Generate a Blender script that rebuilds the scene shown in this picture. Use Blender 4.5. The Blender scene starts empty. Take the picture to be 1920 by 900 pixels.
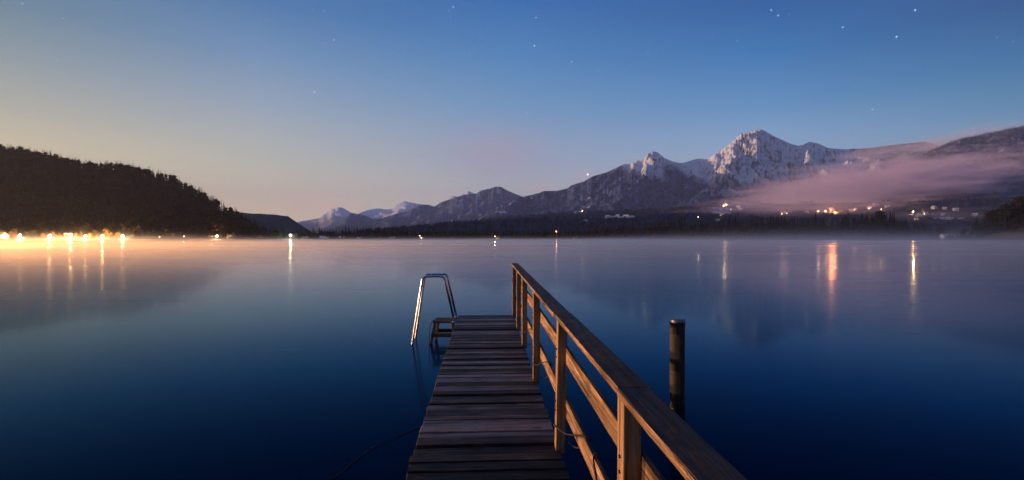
import bpy, bmesh, math, random
import numpy as np
from mathutils import Vector, Matrix
R = math.radians
rnd = random.Random(11)
S = bpy.context.scene
C = S.collection

# ------------------------------------------------------------------ camera
EYE = 1.9            # eye above the lake
cam = bpy.data.objects.new('camera', bpy.data.cameras.new('camera'))
C.objects.link(cam)
cam.location = (0, 0, EYE); cam.rotation_euler = (R(90), 0, 0)
cam.data.sensor_width = 36; cam.data.lens = 18
cam.data.shift_y = (447-450)/1920*-1*-1
cam.data.clip_start = 0.05; cam.data.clip_end = 90000
S.camera = cam
F = 960.0; HOR = 447.0; CX = 960.0     # pixels of focal length, horizon row, centre column

# ------------------------------------------------------------------ exposure and render
S.view_settings.view_transform = 'Standard'; S.view_settings.look = 'None'
S.view_settings.exposure = 0; S.view_settings.gamma = 1
S.view_settings.use_curve_mapping = False
S.render.engine = 'CYCLES'
cy = S.cycles
cy.use_denoising = True
cy.max_bounces = 6; cy.diffuse_bounces = 2; cy.glossy_bounces = 3
cy.transmission_bounces = 2; cy.volume_bounces = 3; cy.transparent_max_bounces = 12
cy.sample_clamp_indirect = 4.0; cy.sample_clamp_direct = 0
cy.volume_step_rate = 1.0; cy.volume_max_steps = 128
cy.use_light_tree = True

# ------------------------------------------------------------------ sky (world)
def lin(c):
    return tuple(((v/255)/12.92 if v/255 <= 0.04045 else ((v/255+0.055)/1.055)**2.4) for v in c)
W = bpy.data.worlds.new('World'); S.world = W; W.use_nodes = True
nt = W.node_tree; N = nt.nodes; L = nt.links
for n in list(N): N.remove(n)
out = N.new('ShaderNodeOutputWorld'); bg = N.new('ShaderNodeBackground'); L.new(bg.outputs[0], out.inputs[0])
bg.inputs['Strength'].default_value = 1.15
tc = N.new('ShaderNodeTexCoord'); DIR = tc.outputs['Generated']
def wmath(op, a, b=None, c=None, clamp=False):
    n = N.new('ShaderNodeMath'); n.operation = op; n.use_clamp = clamp
    for i, v in enumerate((a, b, c)):
        if v is None: continue
        if isinstance(v, (int, float)): n.inputs[i].default_value = v
        else: L.new(v, n.inputs[i])
    return n.outputs[0]
sep = N.new('ShaderNodeSeparateXYZ'); L.new(DIR, sep.inputs[0])
az = wmath('MULTIPLY', wmath('ARCTAN2', sep.outputs[0], sep.outputs[1]), 180/math.pi)     # -180..180, 0 = ahead
el = wmath('MULTIPLY', wmath('ARCSINE', sep.outputs[2]), 180/math.pi)
ep = wmath('DIVIDE', el, 90.0)
def ramp(stops):
    r = N.new('ShaderNodeValToRGB'); r.color_ramp.interpolation = 'EASE' if False else 'LINEAR'
    e = r.color_ramp.elements
    while len(e) > 1: e.remove(e[-1])
    e[0].position = 0; e[0].color = (*lin(stops[0][1]), 1)
    for p, c in stops[1:]:
        k = e.new(p/90); k.color = (*lin(c), 1)
    L.new(ep, r.inputs[0]); return r.outputs[0]
SKY = [
 (-45, [(0,(242,212,160)),(7.4,(218,203,163)),(10.3,(178,178,162)),(14.3,(136,152,158)),(18.2,(96,128,148)),(25,(64,106,144)),(50,(52,90,146)),(90,(46,78,130))]),
 (-26.6,[(0,(246,214,170)),(3,(234,208,172)),(7.8,(190,190,176)),(13,(146,164,182)),(17.9,(104,140,178)),(22.6,(64,114,166)),(35,(50,96,154)),(60,(48,86,142)),(90,(46,78,130))]),
 (0,   [(0,(214,196,176)),(5.8,(174,180,184)),(8.7,(148,164,188)),(14.4,(102,146,188)),(19.9,(64,124,180)),(25,(30,100,166)),(40,(40,88,148)),(90,(46,78,130))]),
 (26.6,[(0,(176,178,198)),(5.8,(156,174,200)),(10,(124,162,200)),(13,(84,140,190)),(17.9,(34,112,174)),(22.6,(6,86,152)),(40,(34,80,140)),(90,(46,78,130))]),
 (45,  [(0,(140,152,174)),(8.5,(110,150,178)),(10.3,(76,134,174)),(14.3,(24,106,158)),(18.2,(2,78,136)),(30,(28,72,130)),(90,(46,78,130))]),
 (110, [(0,(86,98,136)),(15,(66,90,136)),(40,(52,84,138)),(90,(46,78,130))]),
 (180, [(0,(48,52,78)),(15,(50,62,98)),(40,(58,86,138)),(90,(46,78,130))]),
]
SKY = [(-180, SKY[-1][1]), (-110, [(0,(190,160,140)),(15,(136,134,150)),(40,(64,90,140)),(90,(46,78,130))])] + SKY
cur = ramp(SKY[0][1])
for k in range(1, len(SKY)):
    a0, a1 = SKY[k-1][0], SKY[k][0]
    f = N.new('ShaderNodeMapRange'); f.interpolation_type = 'SMOOTHSTEP' if abs(a0) > 60 or abs(a1) > 60 else 'LINEAR'
    L.new(az, f.inputs['Value']); f.inputs['From Min'].default_value = a0; f.inputs['From Max'].default_value = a1
    m = N.new('ShaderNodeMix'); m.data_type = 'RGBA'
    L.new(f.outputs[0], m.inputs['Factor']); L.new(cur, m.inputs['A']); L.new(ramp(SKY[k][1]), m.inputs['B'])
    cur = m.outputs['Result']
def pdir(x, y):
    return Vector(((x-CX)/F, 1, (HOR-y)/F)).normalized()
# faint pink cloud veil high over the middle of the range
def veil(cur, x, y, sa, se, col, amt):
    d = pdir(x, y); a0 = math.degrees(math.atan2(d.x, d.y)); e0 = math.degrees(math.asin(d.z))
    q = wmath('ADD', wmath('POWER', wmath('ABSOLUTE', wmath('DIVIDE', wmath('SUBTRACT', az, a0), sa)), 2.0),
              wmath('POWER', wmath('ABSOLUTE', wmath('DIVIDE', wmath('SUBTRACT', el, e0), se)), 2.0))
    g = wmath('EXPONENT', wmath('MULTIPLY', q, -1.0))
    nz = N.new('ShaderNodeTexNoise'); nz.inputs['Scale'].default_value = 7; nz.inputs['Detail'].default_value = 4
    mp = N.new('ShaderNodeMapping'); mp.inputs['Scale'].default_value = (1, 1, 3.5); L.new(DIR, mp.inputs[0]); L.new(mp.outputs[0], nz.inputs['Vector'])
    fac = wmath('MULTIPLY', wmath('MULTIPLY', g, wmath('MULTIPLY_ADD', nz.outputs[0], 1.2, 0.3)), amt, clamp=True)
    m = N.new('ShaderNodeMix'); m.data_type = 'RGBA'; L.new(fac, m.inputs['Factor']); L.new(cur, m.inputs['A'])
    m.inputs['B'].default_value = (*lin(col), 1); return m.outputs['Result']
cur = veil(cur, 930, 290, 5.5, 2.6, (168,150,172), .55)
cur = veil(cur, 1020, 352, 2.0, .4, (206,170,178), .6)
cur = veil(cur, 1095, 332, 1.3, .6, (196,160,180), .5)
cur = veil(cur, 610, 385, 4.0, 1.2, (232,192,178), .6)
# stars
STARS = [(850,13,.8),(842,20,.5),(1005,33,.8),(1002,86,1.0),(626,75,.7),(607,80,.5),(608,20,.5),(587,18,.3),(590,173,.9),(42,7,.5),(118,34,.35),
 (329,131,.4),(669,163,.3),(806,164,.35),(801,177,.5),(928,222,.5),(921,239,.3),(988,211,.7),(1072,116,.6),(1062,138,.3),(1184,122,.4),(1122,131,.4),
 (1446,19,.8),(1459,29,.9),(1580,51,.8),(1681,69,1.0),(1716,19,1.0),(1382,76,.4),(1147,253,.5),(1021,248,.3),(1102,327,2.6),(1636,205,.6),
 (1608,213,.35),(1545,222,.4),(1705,227,.4),(1553,119,.35),(1242,171,.3),(1215,97,.35),(1129,40,.3),(880,101,.3),(451,122,.3),(106,110,.4),
 (595,142,.3),(844,30,.4),(1480,27,.25),(1900,78,.2),(404,336,.2),(880,135,.25),(900,60,.15),(1602,165,.2),(700,105,.25),(477,115,.2),(1870,70,.2)]
acc = None
for x, y, b in STARS:
    d = pdir(x, y)
    dp = N.new('ShaderNodeVectorMath'); dp.operation = 'DOT_PRODUCT'; L.new(DIR, dp.inputs[0]); dp.inputs[1].default_value = d
    r = 0.0012 if b < .6 else (0.0015 if b < 2 else .0022)
    v = wmath('MULTIPLY', wmath('SUBTRACT', dp.outputs['Value'], math.cos(r)), max(b,.35)*.7/(1-math.cos(r)))
    v = wmath('MAXIMUM', v, 0.0)
    acc = v if acc is None else wmath('ADD', acc, v)
sc = N.new('ShaderNodeCombineColor')
for i, k in enumerate((1.0, .96, .85)): L.new(wmath('MULTIPLY', acc, k), sc.inputs[i])
ad = N.new('ShaderNodeMix'); ad.data_type = 'RGBA'; ad.blend_type = 'ADD'; ad.inputs['Factor'].default_value = 1
L.new(cur, ad.inputs['A']); L.new(sc.outputs[0], ad.inputs['B'])
L.new(ad.outputs['Result'], bg.inputs['Color'])
W.cycles.sampling_method = 'MANUAL'; W.cycles.sample_map_resolution = 512

# ------------------------------------------------------------------ low warm light from the left
sun = bpy.data.objects.new('sun', bpy.data.lights.new('sun', 'SUN')); C.objects.link(sun)
sun.data.energy = 5.0; sun.data.angle = R(0.6); sun.data.color = (1.0, .62, .42)
SUN_EL, SUN_BACK = 4.5, 3.0
sd = Vector((-math.cos(R(SUN_BACK))*math.cos(R(SUN_EL)), -math.sin(R(SUN_BACK))*math.cos(R(SUN_EL)), math.sin(R(SUN_EL))))
sun.rotation_euler = sd.to_track_quat('Z', 'Y').to_euler()
sun.location = (-50, -20, 30)

# ================================================================== helpers
def tag(o, label=None, cat=None, group=None, kind=None):
    if label: o['label'] = label
    if cat: o['category'] = cat
    if group: o['group'] = group
    if kind: o['kind'] = kind
    return o
def link(o, parent=None):
    C.objects.link(o)
    if parent is not None: o.parent = parent
    return o
def empty(name, loc=(0,0,0), rz=0.0):
    o = bpy.data.objects.new(name, None); C.objects.link(o)
    o.empty_display_size = .3; o.location = loc; o.rotation_euler = (0, 0, rz); return o
def mesh_np(name, V, Fc, mat=None, smooth=False):
    """V (n,3), Fc (m,k)"""
    me = bpy.data.meshes.new(name)
    V = np.asarray(V, dtype=np.float32); Fc = np.asarray(Fc, dtype=np.int32); k = Fc.shape[1]
    me.vertices.add(len(V)); me.vertices.foreach_set('co', V.ravel())
    me.loops.add(Fc.size); me.loops.foreach_set('vertex_index', Fc.ravel())
    me.polygons.add(len(Fc)); me.polygons.foreach_set('loop_start', np.arange(0, Fc.size, k, dtype=np.int32))
    me.polygons.foreach_set('loop_total', np.full(len(Fc), k, dtype=np.int32))
    me.update(calc_edges=True)
    if smooth: me.polygons.foreach_set('use_smooth', np.ones(len(Fc), dtype=bool))
    if mat: me.materials.append(mat)
    return me
def obj(name, me, parent=None, mat=None):
    o = bpy.data.objects.new(name, me)
    if mat: me.materials.append(mat)
    return link(o, parent)
def bm_obj(name, bm, mat, parent=None, smooth=False):
    me = bpy.data.meshes.new(name); bm.to_mesh(me); bm.free()
    if smooth:
        for p in me.polygons: p.use_smooth = True
    me.materials.append(mat)
    return link(bpy.data.objects.new(name, me), parent)
def add_box(bm, x0, x1, y0, y1, z0, z1, M=None, bev=0.0, jit=0.0, cuts=0, axis=1, rr=rnd):
    b = bmesh.new()
    bmesh.ops.create_cube(b, size=1)
    for v in b.verts:
        v.co = Vector(((x0+x1)/2+v.co.x*(x1-x0), (y0+y1)/2+v.co.y*(y1-y0), (z0+z1)/2+v.co.z*(z1-z0)))
    if cuts:
        es = [e for e in b.edges if abs((e.verts[0].co-e.verts[1].co)[axis]) > 1e-6]
        bmesh.ops.subdivide_edges(b, edges=es, cuts=cuts)
    if bev: 
        sh = [e for e in b.edges if len(e.link_faces) == 2 and e.calc_face_angle(0) > .5]
        bmesh.ops.bevel(b, geom=sh, offset=bev, segments=2, affect='EDGES', profile=.6)
    if jit:
        for v in b.verts: v.co += Vector((rr.uniform(-jit, jit), rr.uniform(-jit, jit), rr.uniform(-jit, jit)))
    if M is not None: b.transform(M)
    me = bpy.data.meshes.new('tmp'); b.to_mesh(me); b.free(); bm.from_mesh(me); bpy.data.meshes.remove(me)
def add_cyl(bm, p0, p1, r0, r1, seg=16, rings=1, cap=True):
    p0, p1 = Vector(p0), Vector(p1); q = (p1-p0).to_track_quat('Z', 'Y')
    prev = None; first = None
    for i in range(rings+1):
        t = i/rings; c = p0.lerp(p1, t); r = r0+(r1-r0)*t
        ring = [bm.verts.new(c + q @ Vector((r*math.cos(2*math.pi*k/seg), r*math.sin(2*math.pi*k/seg), 0))) for k in range(seg)]
        if prev:
            for k in range(seg): bm.faces.new((prev[k], prev[(k+1) % seg], ring[(k+1) % seg], ring[k]))
        else: first = ring
        prev = ring
    if cap: bm.faces.new(prev); bm.faces.new(list(reversed(first)))
def add_tube(bm, pts, r, seg=10):
    pts = [Vector(p) for p in pts]; prev = None; up = Vector((0.03, 0.02, 1)).normalized()
    for i, p in enumerate(pts):
        t = (pts[min(i+1, len(pts)-1)]-pts[max(i-1, 0)]).normalized()
        n = up - t*up.dot(t)
        if n.length < .15: n = Vector((1, 0.1, 0)) - t*t.x
        n.normalize()
        if prev and n.dot(pn) < 0: n = -n
        if prev:
            n2 = pn - t*pn.dot(t)
            if n2.length > .1: n = n2.normalized()
        pn = n; b = t.cross(n)
        ring = [bm.verts.new(p + (n*math.cos(2*math.pi*k/seg) + b*math.sin(2*math.pi*k/seg))*r) for k in range(seg)]
        if prev:
            for k in range(seg): bm.faces.new((prev[k], prev[(k+1) % seg], ring[(k+1) % seg], ring[k]))
        else: bm.faces.new(list(reversed(ring)))
        prev = ring
    bm.faces.new(prev)
def smooth_path(pts, n=8):
    pts = [Vector(p) for p in pts]; o = []
    P = [pts[0]*2-pts[1]] + pts + [pts[-1]*2-pts[-2]]
    for i in range(1, len(P)-2):
        for k in range(n):
            t = k/n; a, b, c, d = P[i-1], P[i], P[i+1], P[i+2]
            o.append(.5*((2*b)+(c-a)*t+(2*a-5*b+4*c-d)*t*t+(3*b-a-3*c+d)*t**3))
    o.append(pts[-1]); return o
def rounded(pts, r, n=7):
    """polyline with rounded corners"""
    pts = [Vector(p) for p in pts]; o = [pts[0]]
    for i in range(1, len(pts)-1):
        a = (pts[i-1]-pts[i]).normalized(); b = (pts[i+1]-pts[i]).normalized()
        A, B = pts[i]+a*r, pts[i]+b*r
        for k in range(n+1):
            t = k/n; o.append(A*(1-t)**2 + pts[i]*2*t*(1-t) + B*t*t)
    o.append(pts[-1]); return o

# ------------------------------------------------------------------ materials
class MT:
    def __init__(s, name):
        s.m = bpy.data.materials.new(name); s.m.use_nodes = True; s.t = s.m.node_tree; s.N = s.t.nodes; s.L = s.t.links
        s.b = s.N['Principled BSDF']; s.out = s.N['Material Output']
    def n(s, k, **kw):
        x = s.N.new(k)
        for a, b in kw.items(): setattr(x, a, b)
        return x
    def set(s, node, i, v):
        if hasattr(v, 'is_linked') or hasattr(v, 'links'): s.L.new(v, node.inputs[i])
        else: node.inputs[i].default_value = v
    def math(s, op, a, b=0.0, c=0.0, clamp=False):
        x = s.n('ShaderNodeMath', operation=op, use_clamp=clamp)
        for i, v in enumerate((a, b, c)): s.set(x, i, v)
        return x.outputs[0]
    def noise(s, vec=None, scale=5., detail=4., rough=.55, dist=0.):
        x = s.n('ShaderNodeTexNoise'); x.inputs['Scale'].default_value = scale; x.inputs['Detail'].default_value = detail
        x.inputs['Roughness'].default_value = rough; x.inputs['Distortion'].default_value = dist
        if vec is not None: s.L.new(vec, x.inputs['Vector'])
        return x.outputs[0]
    def mapping(s, vec, scale=(1,1,1), loc=(0,0,0), rot=(0,0,0)):
        x = s.n('ShaderNodeMapping'); x.inputs['Scale'].default_value = scale; x.inputs['Location'].default_value = loc
        x.inputs['Rotation'].default_value = rot; s.L.new(vec, x.inputs[0]); return x.outputs[0]
    def ramp(s, fac, stops):
        x = s.n('ShaderNodeValToRGB'); e = x.color_ramp.elements
        while len(e) > 1: e.remove(e[-1])
        e[0].position = stops[0][0]; e[0].color = (*stops[0][1], 1)
        for p, c in stops[1:]: e.new(p).color = (*c, 1)
        s.L.new(fac, x.inputs[0]); return x.outputs[0]
    def rng(s, v, a, b, c=0., d=1., smooth=True):
        x = s.n('ShaderNodeMapRange'); x.interpolation_type = 'SMOOTHSTEP' if smooth else 'LINEAR'
        s.L.new(v, x.inputs['Value'])
        for k, q in zip(('From Min','From Max','To Min','To Max'), (a, b, c, d)): x.inputs[k].default_value = q
        return x.outputs[0]
    def mix(s, f, a, b):
        x = s.n('ShaderNodeMix', data_type='RGBA'); s.set(x, 'Factor', f)
        for k, v in (('A', a), ('B', b)):
            if isinstance(v, tuple): x.inputs[k].default_value = (*v, 1)
            else: s.L.new(v, x.inputs[k])
        return x.outputs['Result']
    def base(s, v):
        if isinstance(v, tuple): s.b.inputs['Base Color'].default_value = (*v, 1)
        else: s.L.new(v, s.b.inputs['Base Color'])
    def bump(s, h, strength=.5, dist=.01):
        x = s.n('ShaderNodeBump'); x.inputs['Strength'].default_value = strength; x.inputs['Distance'].default_value = dist
        s.L.new(h, x.inputs['Height']); s.L.new(x.outputs[0], s.b.inputs['Normal']); return x
    def rough(s, v): s.set(s.b, 'Roughness', v)

def wood(name, axis, dark, mid, pale, grain=1.0, rough=.75, per_board=False, top=.0, topshade=(.03,.022,.022)):
    m = MT(name); tc = m.n('ShaderNodeTexCoord'); P = tc.outputs['Object']
    info = m.n('ShaderNodeObjectInfo')
    off = m.n('ShaderNodeVectorMath', operation='ADD'); m.L.new(P, off.inputs[0])
    cm = m.n('ShaderNodeCombineXYZ')
    if per_board:
        at = m.n('ShaderNodeAttribute', attribute_name='board'); rv = at.outputs['Fac']
    else: rv = info.outputs['Random']
    for i in range(3): m.L.new(m.math('MULTIPLY', rv, 37.0+i*11), cm.inputs[i])
    m.L.new(cm.outputs[0], off.inputs[1]); P = off.outputs[0]
    long_, short = (1.3, 26.0)
    sc = [short*grain]*3; sc[axis] = long_*grain
    g = m.noise(m.mapping(P, tuple(sc)), 1.0, 6, .62, .6)
    sc2 = [70.0]*3; sc2[axis] = 2.2
    fine = m.noise(m.mapping(P, tuple(sc2)), 1.0, 3, .6, .2)
    sck = [9.0]*3; sck[axis] = 3.2
    vo = m.n('ShaderNodeTexVoronoi'); m.L.new(m.mapping(P, tuple(sck)), vo.inputs['Vector']); vo.inputs['Scale'].default_value = .7
    knot = m.rng(vo.outputs['Distance'], .02, .17, 1., 0.)
    blotch = m.noise(P, 3.5, 4, .6)
    mixv = m.math('ADD', m.math('MULTIPLY', g, .68), m.math('MULTIPLY', fine, .32))
    mixv = m.math('SUBTRACT', mixv, m.math('MULTIPLY', knot, .22))
    mixv = m.math('ADD', mixv, m.math('MULTIPLY', m.math('SUBTRACT', blotch, .5), .35))
    if per_board: mixv = m.math('ADD', mixv, m.math('MULTIPLY', m.math('SUBTRACT', rv, .5), .42))
    col = m.ramp(mixv, [(.36, dark), (.5, mid), (.66, pale)])
    sc3 = [34.0]*3; sc3[axis] = .9
    crk = m.noise(m.mapping(P, tuple(sc3), loc=(3,7,1)), 1.0, 5, .7, .9)
    crack = m.rng(m.math('ABSOLUTE', m.math('SUBTRACT', crk, .5)), .0, .028, 1., 0.)
    crack = m.math('MULTIPLY', crack, m.rng(blotch, .42, .62))
    col = m.mix(m.math('MULTIPLY', crack, .8), col, dark)
    mixv = m.math('SUBTRACT', mixv, m.math('MULTIPLY', crack, .35))
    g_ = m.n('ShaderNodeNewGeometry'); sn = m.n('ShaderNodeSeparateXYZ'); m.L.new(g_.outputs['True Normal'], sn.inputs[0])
    col = m.mix(m.math('MULTIPLY', m.rng(sn.outputs[2], .6, .95), top), col, topshade)      # upward faces painted darker, shade from the low side light put into the colour
    m.base(col); m.rough(m.rng(mixv, .3, .7, rough+.1, rough-.15)); m.b.inputs['Specular IOR Level'].default_value = .22
    m.bump(mixv, .7, .006)
    return m.m
M_deck = wood('weathered_deck', 0, (.008,.006,.006), (.034,.024,.024), (.17,.12,.115), 1.0, .6, per_board=True)
M_rail = wood('weathered_rail', 1, (.028,.016,.009), (.17,.098,.055), (.48,.30,.175), top=.97, topshade=(.022,.016,.017))
M_post = wood('post_wood', 2, (.07,.038,.017), (.25,.15,.075), (.42,.27,.14))
M_stand = wood('stand_wood', 0, (.012,.009,.008), (.05,.036,.028), (.16,.11,.08))
M_standleg = wood('stand_leg_wood', 2, (.05,.03,.02), (.22,.15,.09), (.38,.27,.17))
def simple(name, col, rough=.6, metal=0., spec=.5, bumpscale=None, var=0.25, vs=6., bd=.004):
    m = MT(name); tc = m.n('ShaderNodeTexCoord')
    nz = m.noise(tc.outputs['Object'], vs, 5, .6)
    a = tuple(c*(1-var) for c in col); b = tuple(min(1, c*(1+var)) for c in col)
    m.base(m.mix(m.rng(nz, .3, .7), a, b)); m.b.inputs['Metallic'].default_value = metal
    m.rough(m.rng(nz, .2, .8, max(.02, rough-.08), min(1, rough+.08))); m.b.inputs['Specular IOR Level'].default_value = spec
    if bumpscale: m.bump(m.noise(tc.outputs['Object'], bumpscale, 4, .6), .5, bd)
    return m.m
M_steel = simple('brushed_steel', (.62,.62,.62), .22, 1.0, var=.06, vs=30)
M_nail = simple('rusty_nail', (.05,.03,.022), .55, .6)
M_cable = simple('black_cable', (.016,.012,.010), .8, spec=.2)
def pile_mat():
    m = MT('pile_bark'); tc = m.n('ShaderNodeTexCoord'); P = tc.outputs['Object']
    st = m.noise(m.mapping(P, (22, 22, 2.2)), 1, 6, .65, .5)
    bl = m.noise(P, 4, 4, .6)
    c = m.ramp(m.math('ADD', m.math('MULTIPLY', st, .6), m.math('MULTIPLY', bl, .4)), [(.36,(.005,.004,.003)),(.54,(.022,.015,.009)),(.70,(.12,.075,.035))])
    sx = m.n('ShaderNodeSeparateXYZ'); m.L.new(P, sx.inputs[0])
    wet = m.rng(sx.outputs[2], .10, .22, 1., 0.)
    c = m.mix(wet, c, (.006,.006,.005)); m.base(c); m.rough(m.rng(wet, 0, 1, .8, .35)); m.bump(st, .8, .012); return m.m
M_pile = pile_mat()
M_cap = simple('pile_cap_metal', (.20,.19,.18), .45, 1.0, var=.1, vs=20)
def foliage(name, dark, pale, sc=.4, rough=.8):
    m = MT(name); g = m.n('ShaderNodeNewGeometry'); info = m.n('ShaderNodeObjectInfo')
    a = m.noise(g.outputs['Position'], sc, 3, .7); b = m.noise(g.outputs['Position'], sc*.13, 2, .6)
    v = m.math('ADD', m.math('MULTIPLY', a, .5), m.math('ADD', m.math('MULTIPLY', b, .35), m.math('MULTIPLY', info.outputs['Random'], .15)))
    m.base(m.ramp(v, [(.36, dark), (.62, pale)])); m.rough(rough); m.b.inputs['Specular IOR Level'].default_value = .15
    return m.m
M_conifer = foliage('conifer_needles', (.005,.008,.010), (.014,.019,.019))
M_hillwood = foliage('hill_forest', (.002,.0022,.0025), (.011,.0085,.0065), .06)
M_russet = foliage('russet_leaves', (.05,.022,.010), (.12,.06,.022))
M_gold = foliage('golden_leaves', (.09,.052,.010), (.24,.15,.03), .5)
M_olive = foliage('olive_leaves', (.035,.034,.010), (.10,.085,.026), .5)
M_darkleaf = foliage('dark_leaves', (.010,.012,.012), (.028,.028,.026), .4)
M_trunk = simple('tree_trunk', (.06,.045,.035), .9, var=.3, vs=3)
M_frostwood = foliage('frosted_forest', (.11,.12,.18), (.42,.42,.54), .03, .9)
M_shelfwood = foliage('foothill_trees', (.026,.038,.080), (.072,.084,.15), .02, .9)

def emis(name, col, s):
    m = MT(name); m.base((.02,.02,.02)); m.b.inputs['Emission Color'].default_value = (*col, 1); m.b.inputs['Emission Strength'].default_value = s
    return m.m
M_lampw = emis('lamp_glow', (1.0,.52,.18), 9000)
M_lampv = emis('village_lamp_glow', (1.0,.56,.22), 300)
M_lamps = emis('small_lamp_glow', (1.0,.64,.30), 25)
M_lampo = emis('orange_lamp_glow', (1.0,.36,.10), 50)
M_lampg = emis('pale_flood_glow', (.95,1.0,.62), 1500)
M_win = emis('lit_window', (1.0,.55,.24), 3.5)
M_winb = emis('bright_lit_window', (1.0,.52,.2), 10)
M_windark = simple('dark_window_glass', (.02,.022,.03), .15)
M_wall = simple('plaster_wall', (.52,.48,.42), .85, var=.08, vs=.6)
M_wallwood = simple('timber_wall', (.16,.10,.06), .85, var=.2, vs=1.2)
M_snowroof = simple('snowy_roof', (.72,.74,.80), .8, var=.06, vs=.5)
M_darkroof = simple('dark_tile_roof', (.07,.055,.05), .8, var=.2, vs=1.)
M_paleroof = simple('pale_roof', (.42,.40,.40), .8, var=.1, vs=1.)
M_lamppost = simple('painted_lamp_post', (.10,.10,.10), .5)
M_quay = simple('pale_quay_concrete', (.55,.52,.46), .9, var=.1, vs=.8)
M_boat = simple('white_boat_hull', (.75,.75,.72), .35, var=.04)
M_boatcover = simple('blue_grey_boat_cover', (.10,.12,.17), .8)

# ================================================================== noise for terrain
def hsh(ix, iy, seed):
    h = (ix.astype(np.int64)*374761393 + iy.astype(np.int64)*668265263 + seed*974634777) & 0xffffffff
    h = ((h ^ (h >> 13))*1274126177) & 0xffffffff
    h = ((h ^ (h >> 16))*2246822519) & 0xffffffff
    return (h ^ (h >> 15)) & 0xffff
def perlin(x, y, seed=0):
    ix, iy = np.floor(x), np.floor(y); fx, fy = x-ix, y-iy
    ix, iy = ix.astype(np.int64), iy.astype(np.int64)
    def g(dx, dy):
        a = hsh(ix+dx, iy+dy, seed)*(2*np.pi/65536)
        return np.cos(a)*(fx-dx)+np.sin(a)*(fy-dy)
    u = fx*fx*fx*(fx*(fx*6-15)+10); v = fy*fy*fy*(fy*(fy*6-15)+10)
    a = g(0,0)*(1-u)+g(1,0)*u; b = g(0,1)*(1-u)+g(1,1)*u
    return (a*(1-v)+b*v)*1.5
def fbm(x, y, oct=5, seed=0, lac=2.03, gain=.5):
    s = 0; a = 1.
    for i in range(oct): s = s+a*perlin(x, y, seed+i); a *= gain; x = x*lac+13.7; y = y*lac+7.1
    return s
def ridged(x, y, oct=6, seed=0, gain=.5, lac=2.05):
    s = 0; a = 1.; w = 1.
    for i in range(oct):
        r = 1-np.abs(perlin(x, y, seed+i)); r = r*r*w; s = s+a*r; w = np.clip(r*1.6, 0, 1); a *= gain; x = x*lac+3.1; y = y*lac+9.7
    return s/1.6
def erode(env, X0, X1, Y0, Y1, dx, iters=22, K=.9, m=.45, seed=1, rough=18., talus=None):
    """carve valleys into env(X, Y) by stream power; returns a function giving the carved depth"""
    xs = np.arange(X0, X1, dx); ys = np.arange(Y0, Y1, dx); Xg, Yg = np.meshgrid(xs, ys)
    E = env(Xg, Yg); r_ = np.random.default_rng(seed)
    h = E + (fbm(Xg/(dx*14), Yg/(dx*14), 4, seed)*rough + r_.normal(0, 1, E.shape)*rough*.12)*np.clip(E/200, 0, 1)
    ny, nx = h.shape; idx = np.arange(ny*nx).reshape(ny, nx)
    for it in range(iters):
        best = np.zeros_like(h); rc = idx.copy(); ds = np.ones_like(h)*dx
        for dj in (-1, 0, 1):
            for di in (-1, 0, 1):
                if not (di or dj): continue
                d = dx*math.hypot(di, dj); nb = np.full_like(h, 1e9); ni = idx.copy()
                a0, a1 = max(0, -dj), ny-max(0, dj); b0, b1 = max(0, -di), nx-max(0, di)
                nb[a0:a1, b0:b1] = h[a0+dj:a1+dj, b0+di:b1+di]; ni[a0:a1, b0:b1] = idx[a0+dj:a1+dj, b0+di:b1+di]
                sl = (h-nb)/d; w = sl > best; best = np.where(w, sl, best); rc = np.where(w, ni, rc); ds = np.where(w, d, ds)
        rcv = rc.ravel().tolist(); hf = h.ravel().tolist(); D = ds.ravel().tolist(); order = np.argsort(h.ravel(), kind='stable').tolist()
        A = [1.0]*len(hf)
        for i in reversed(order):
            j = rcv[i]
            if j != i: A[j] += A[i]
        Kd = K*dx/30
        for i in order:
            j = rcv[i]
            if j != i:
                f = Kd*(A[i]**m)*10/D[i]
                hf[i] = (hf[i]+f*hf[j])/(1+f)
        h = np.array(hf).reshape(ny, nx)
        # slopes creep
        l = np.zeros_like(h); l[1:-1,1:-1] = (h[2:,1:-1]+h[:-2,1:-1]+h[1:-1,2:]+h[1:-1,:-2])/4-h[1:-1,1:-1]; h = h+l*.3
    Cv = E-h
    def f(X, Y):
        fi = np.clip((X-X0)/dx, 0, nx-1.001); fj = np.clip((Y-Y0)/dx, 0, ny-1.001); i, j = fi.astype(int), fj.astype(int); a, b = fi-i, fj-j
        a = a*a*(3-2*a); b = b*b*(3-2*b)
        return (Cv[j,i]*(1-a)+Cv[j,i+1]*a)*(1-b)+(Cv[j+1,i]*(1-a)+Cv[j+1,i+1]*a)*b
    return f
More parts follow.
